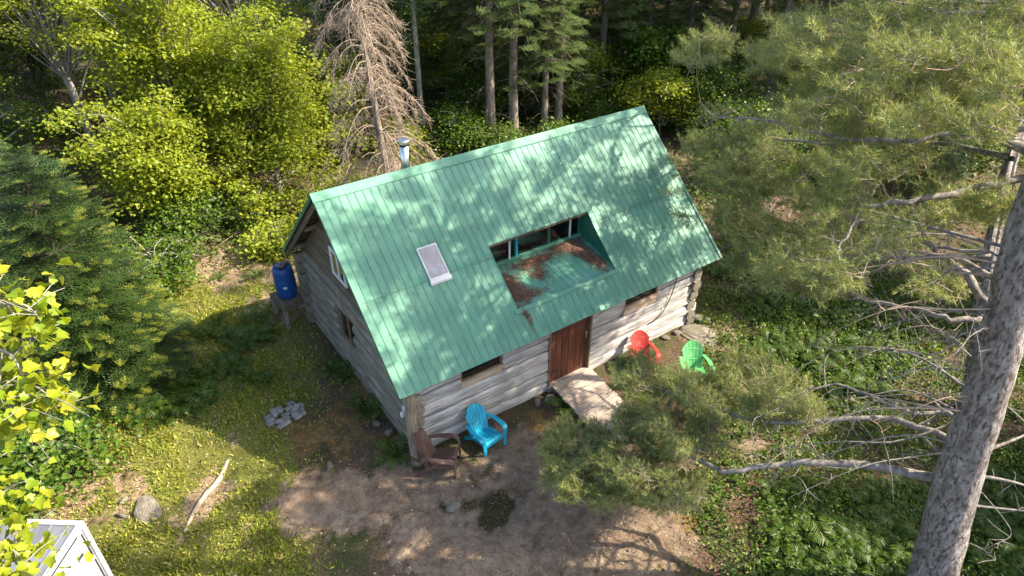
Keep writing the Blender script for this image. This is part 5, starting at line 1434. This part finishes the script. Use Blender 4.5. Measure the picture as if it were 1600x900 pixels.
# ------------------------------------------------------------------ small growth nobody could count
def sample(n, x0, x1, y0, y1, prob, r):
    x = r.uniform(x0, x1, n); y = r.uniform(y0, y1, n)
    u, v, d = to_px(np.stack([x, y, np.zeros(n)], -1))
    k = (d > 1) & (u > -120) & (u < 1720) & (v > -40) & (v < 1010) & ~((np.abs(x) < 3.75) & (np.abs(y) < 2.68))
    x, y = x[k], y[k]; z = zones(x, y); p = prob(x, y, z); k = r.uniform(size=len(x)) < p
    return x[k], y[k]
r_ = np.random.default_rng(501)
x, y = sample(360000, -14, 2, -7, 8, lambda x, y, z: z[5] * np.clip(.42 + .45 * wob(x, y, 2.6), .06, 1), r_)
n = len(x); D = np.stack([r_.normal(0, .45, n), r_.normal(0, .45, n), np.ones(n)], -1); D /= np.linalg.norm(D, axis=1, keepdims=True)
L = r_.uniform(.04, .13, n)
base = np.stack([x, y, gz(x, y) - .005], -1); sd = unit(n, r_) * np.array([1, 1, 0]); sd /= np.linalg.norm(sd, axis=1, keepdims=True) + 1e-6
bend = unit(n, r_) * np.array([1, 1, 0]) * (L * .45)[:, None]
V = np.stack([base - sd * .0045, base + sd * .0045, base + D * (L * .6)[:, None] + sd * .003, base + D * L[:, None] + bend], 1).reshape(-1, 3)
i4 = np.arange(n)[:, None] * 4
tag(link('grass', tri_mesh('grass', V, np.vstack([i4 + [0, 1, 2], i4 + [0, 2, 3]]), 'grass')), 'short sunlit grass of the clearing left of the cabin', 'grass', kind='stuff')
def leaves_stuff(name, mat, label, cat, n, box, prob, size, hmax, seed, flat=False, proto=LEAF_D):
    r = np.random.default_rng(seed); x, y = sample(n, *box, prob, r); n = len(x)
    z = gz(x, y) + (r.uniform(.004, .02, n) if flat else r.uniform(.02, 1, n) ** 1.6 * hmax)
    D = unit(n, r); D[:, 2] *= .25 if flat else .6
    V, F = scatter(proto, np.stack([x, y, z], -1), frames(D, r.normal(0, .35 if flat else .5, n)), r.uniform(*size, n))
    return tag(link(name, tri_mesh(name, V, F, mat)), label, cat, kind='stuff')
pat = lambda x, y, f, a, b: np.clip(a + b * wob(x, y, f), 0, 1)
leaves_stuff('ground_cover', 'leaf_ground', 'low leafy weeds growing through the clearing', 'weeds', 150000, (-14, 2, -7, 9), lambda x, y, z: z[5] * pat(x, y, 2.0, .22, .45) + z[4] * .05, (.02, .055), .10, 511)
leaves_stuff('fern_bed_cover', 'leaf_shrub', 'green leafy cover between the ferns on the shaded side', 'undergrowth', 260000, (-2, 13, -13, 2), lambda x, y, z: z[6] * pat(x, y, 1.6, .75, .40), (.035, .09), .22, 512)
leaves_stuff('forest_cover', 'leaf_shrub', 'green undergrowth on the forest floor behind the cabin', 'undergrowth', 230000, (-16, 30, -7, 30), lambda x, y, z: (1 - z[5]) * (1 - z[0]) * (1 - z[3]) * ((y > 3) | (x > 6)) * pat(x, y, .9, .40, .42) * (1 - z[4] * .6), (.08, .16), .45, 513)
leaves_stuff('leaf_litter', 'litter', 'dry brown leaves scattered over the ground', 'leaf litter', 130000, (-14, 14, -12, 14), lambda x, y, z: np.clip(.10 + z[4] * .75 + z[5] * .22 - z[0] * .06, 0, 1), (.03, .065), 0, 514, True)
leaves_stuff('needle_carpet', 'litter_red', 'rusty pine needles lying under the great pine', 'needles', 80000, (-6, 8, -13, -2), lambda x, y, z: z[3] * .75 + z[0] * .28, (.03, .07), 0, 515, True, diamond(1, .14, .02))
leaves_stuff('twig_litter', 'litter', 'small twigs and bark bits strewn over bare rock', 'twigs', 60000, (-8, 5, -9, 0), lambda x, y, z: z[0] * .30 + z[1] * .2 + z[3] * .2, (.04, .10), 0, 516, True, diamond(1, .10, .02))

# loose pebbles and moss cushions on the rock in front of the cabin
r_ = np.random.default_rng(521)
x, y = sample(9000, -9, 4, -9, 0, lambda x, y, z: z[0] * .28 + z[1] * .10 + z[3] * .05, r_)
ico = bmesh.new(); bmesh.ops.create_icosphere(ico, subdivisions=1, radius=1)
pv_ = np.array([v.co[:] for v in ico.verts]) * np.array([1, .8, .6]); pf_ = np.array([[v.index for v in f.verts] for f in ico.faces]); ico.free()
n = len(x); V, F = scatter((pv_, pf_), np.stack([x, y, gz(x, y) + .004], -1), frames(unit(n, r_) * np.array([1, 1, .2])), .006 + .03 * r_.uniform(0, 1, n) ** 4)
tag(link('pebbles', tri_mesh('pebbles', V, F, 'stone')), 'loose pebbles strewn over the bare rock in front', 'pebbles', kind='stuff')
x, y = sample(60000, -9, 4, -9, 1, lambda x, y, z: np.clip(z[2] * .8 + z[1] * .12, 0, 1), r_)
n = len(x); D = unit(n, r_); D[:, 2] = np.abs(D[:, 2]) + .5
V, F = scatter(diamond(1, .25, .05), np.stack([x, y, gz(x, y) - .004 + .05 * np.clip(zones(x, y)[2], 0, 1) * r_.uniform(0, 1, n)], -1), frames(D), r_.uniform(.02, .05, n))
M['moss'] = leafmat('moss', [(0, (.018, .020, .006)), (.5, (.055, .050, .012)), (1, (.14, .09, .025))], 0, .9)
tag(link('moss', tri_mesh('moss', V, F, 'moss')), 'dark and orange moss cushions on the bare rock', 'moss', kind='stuff')
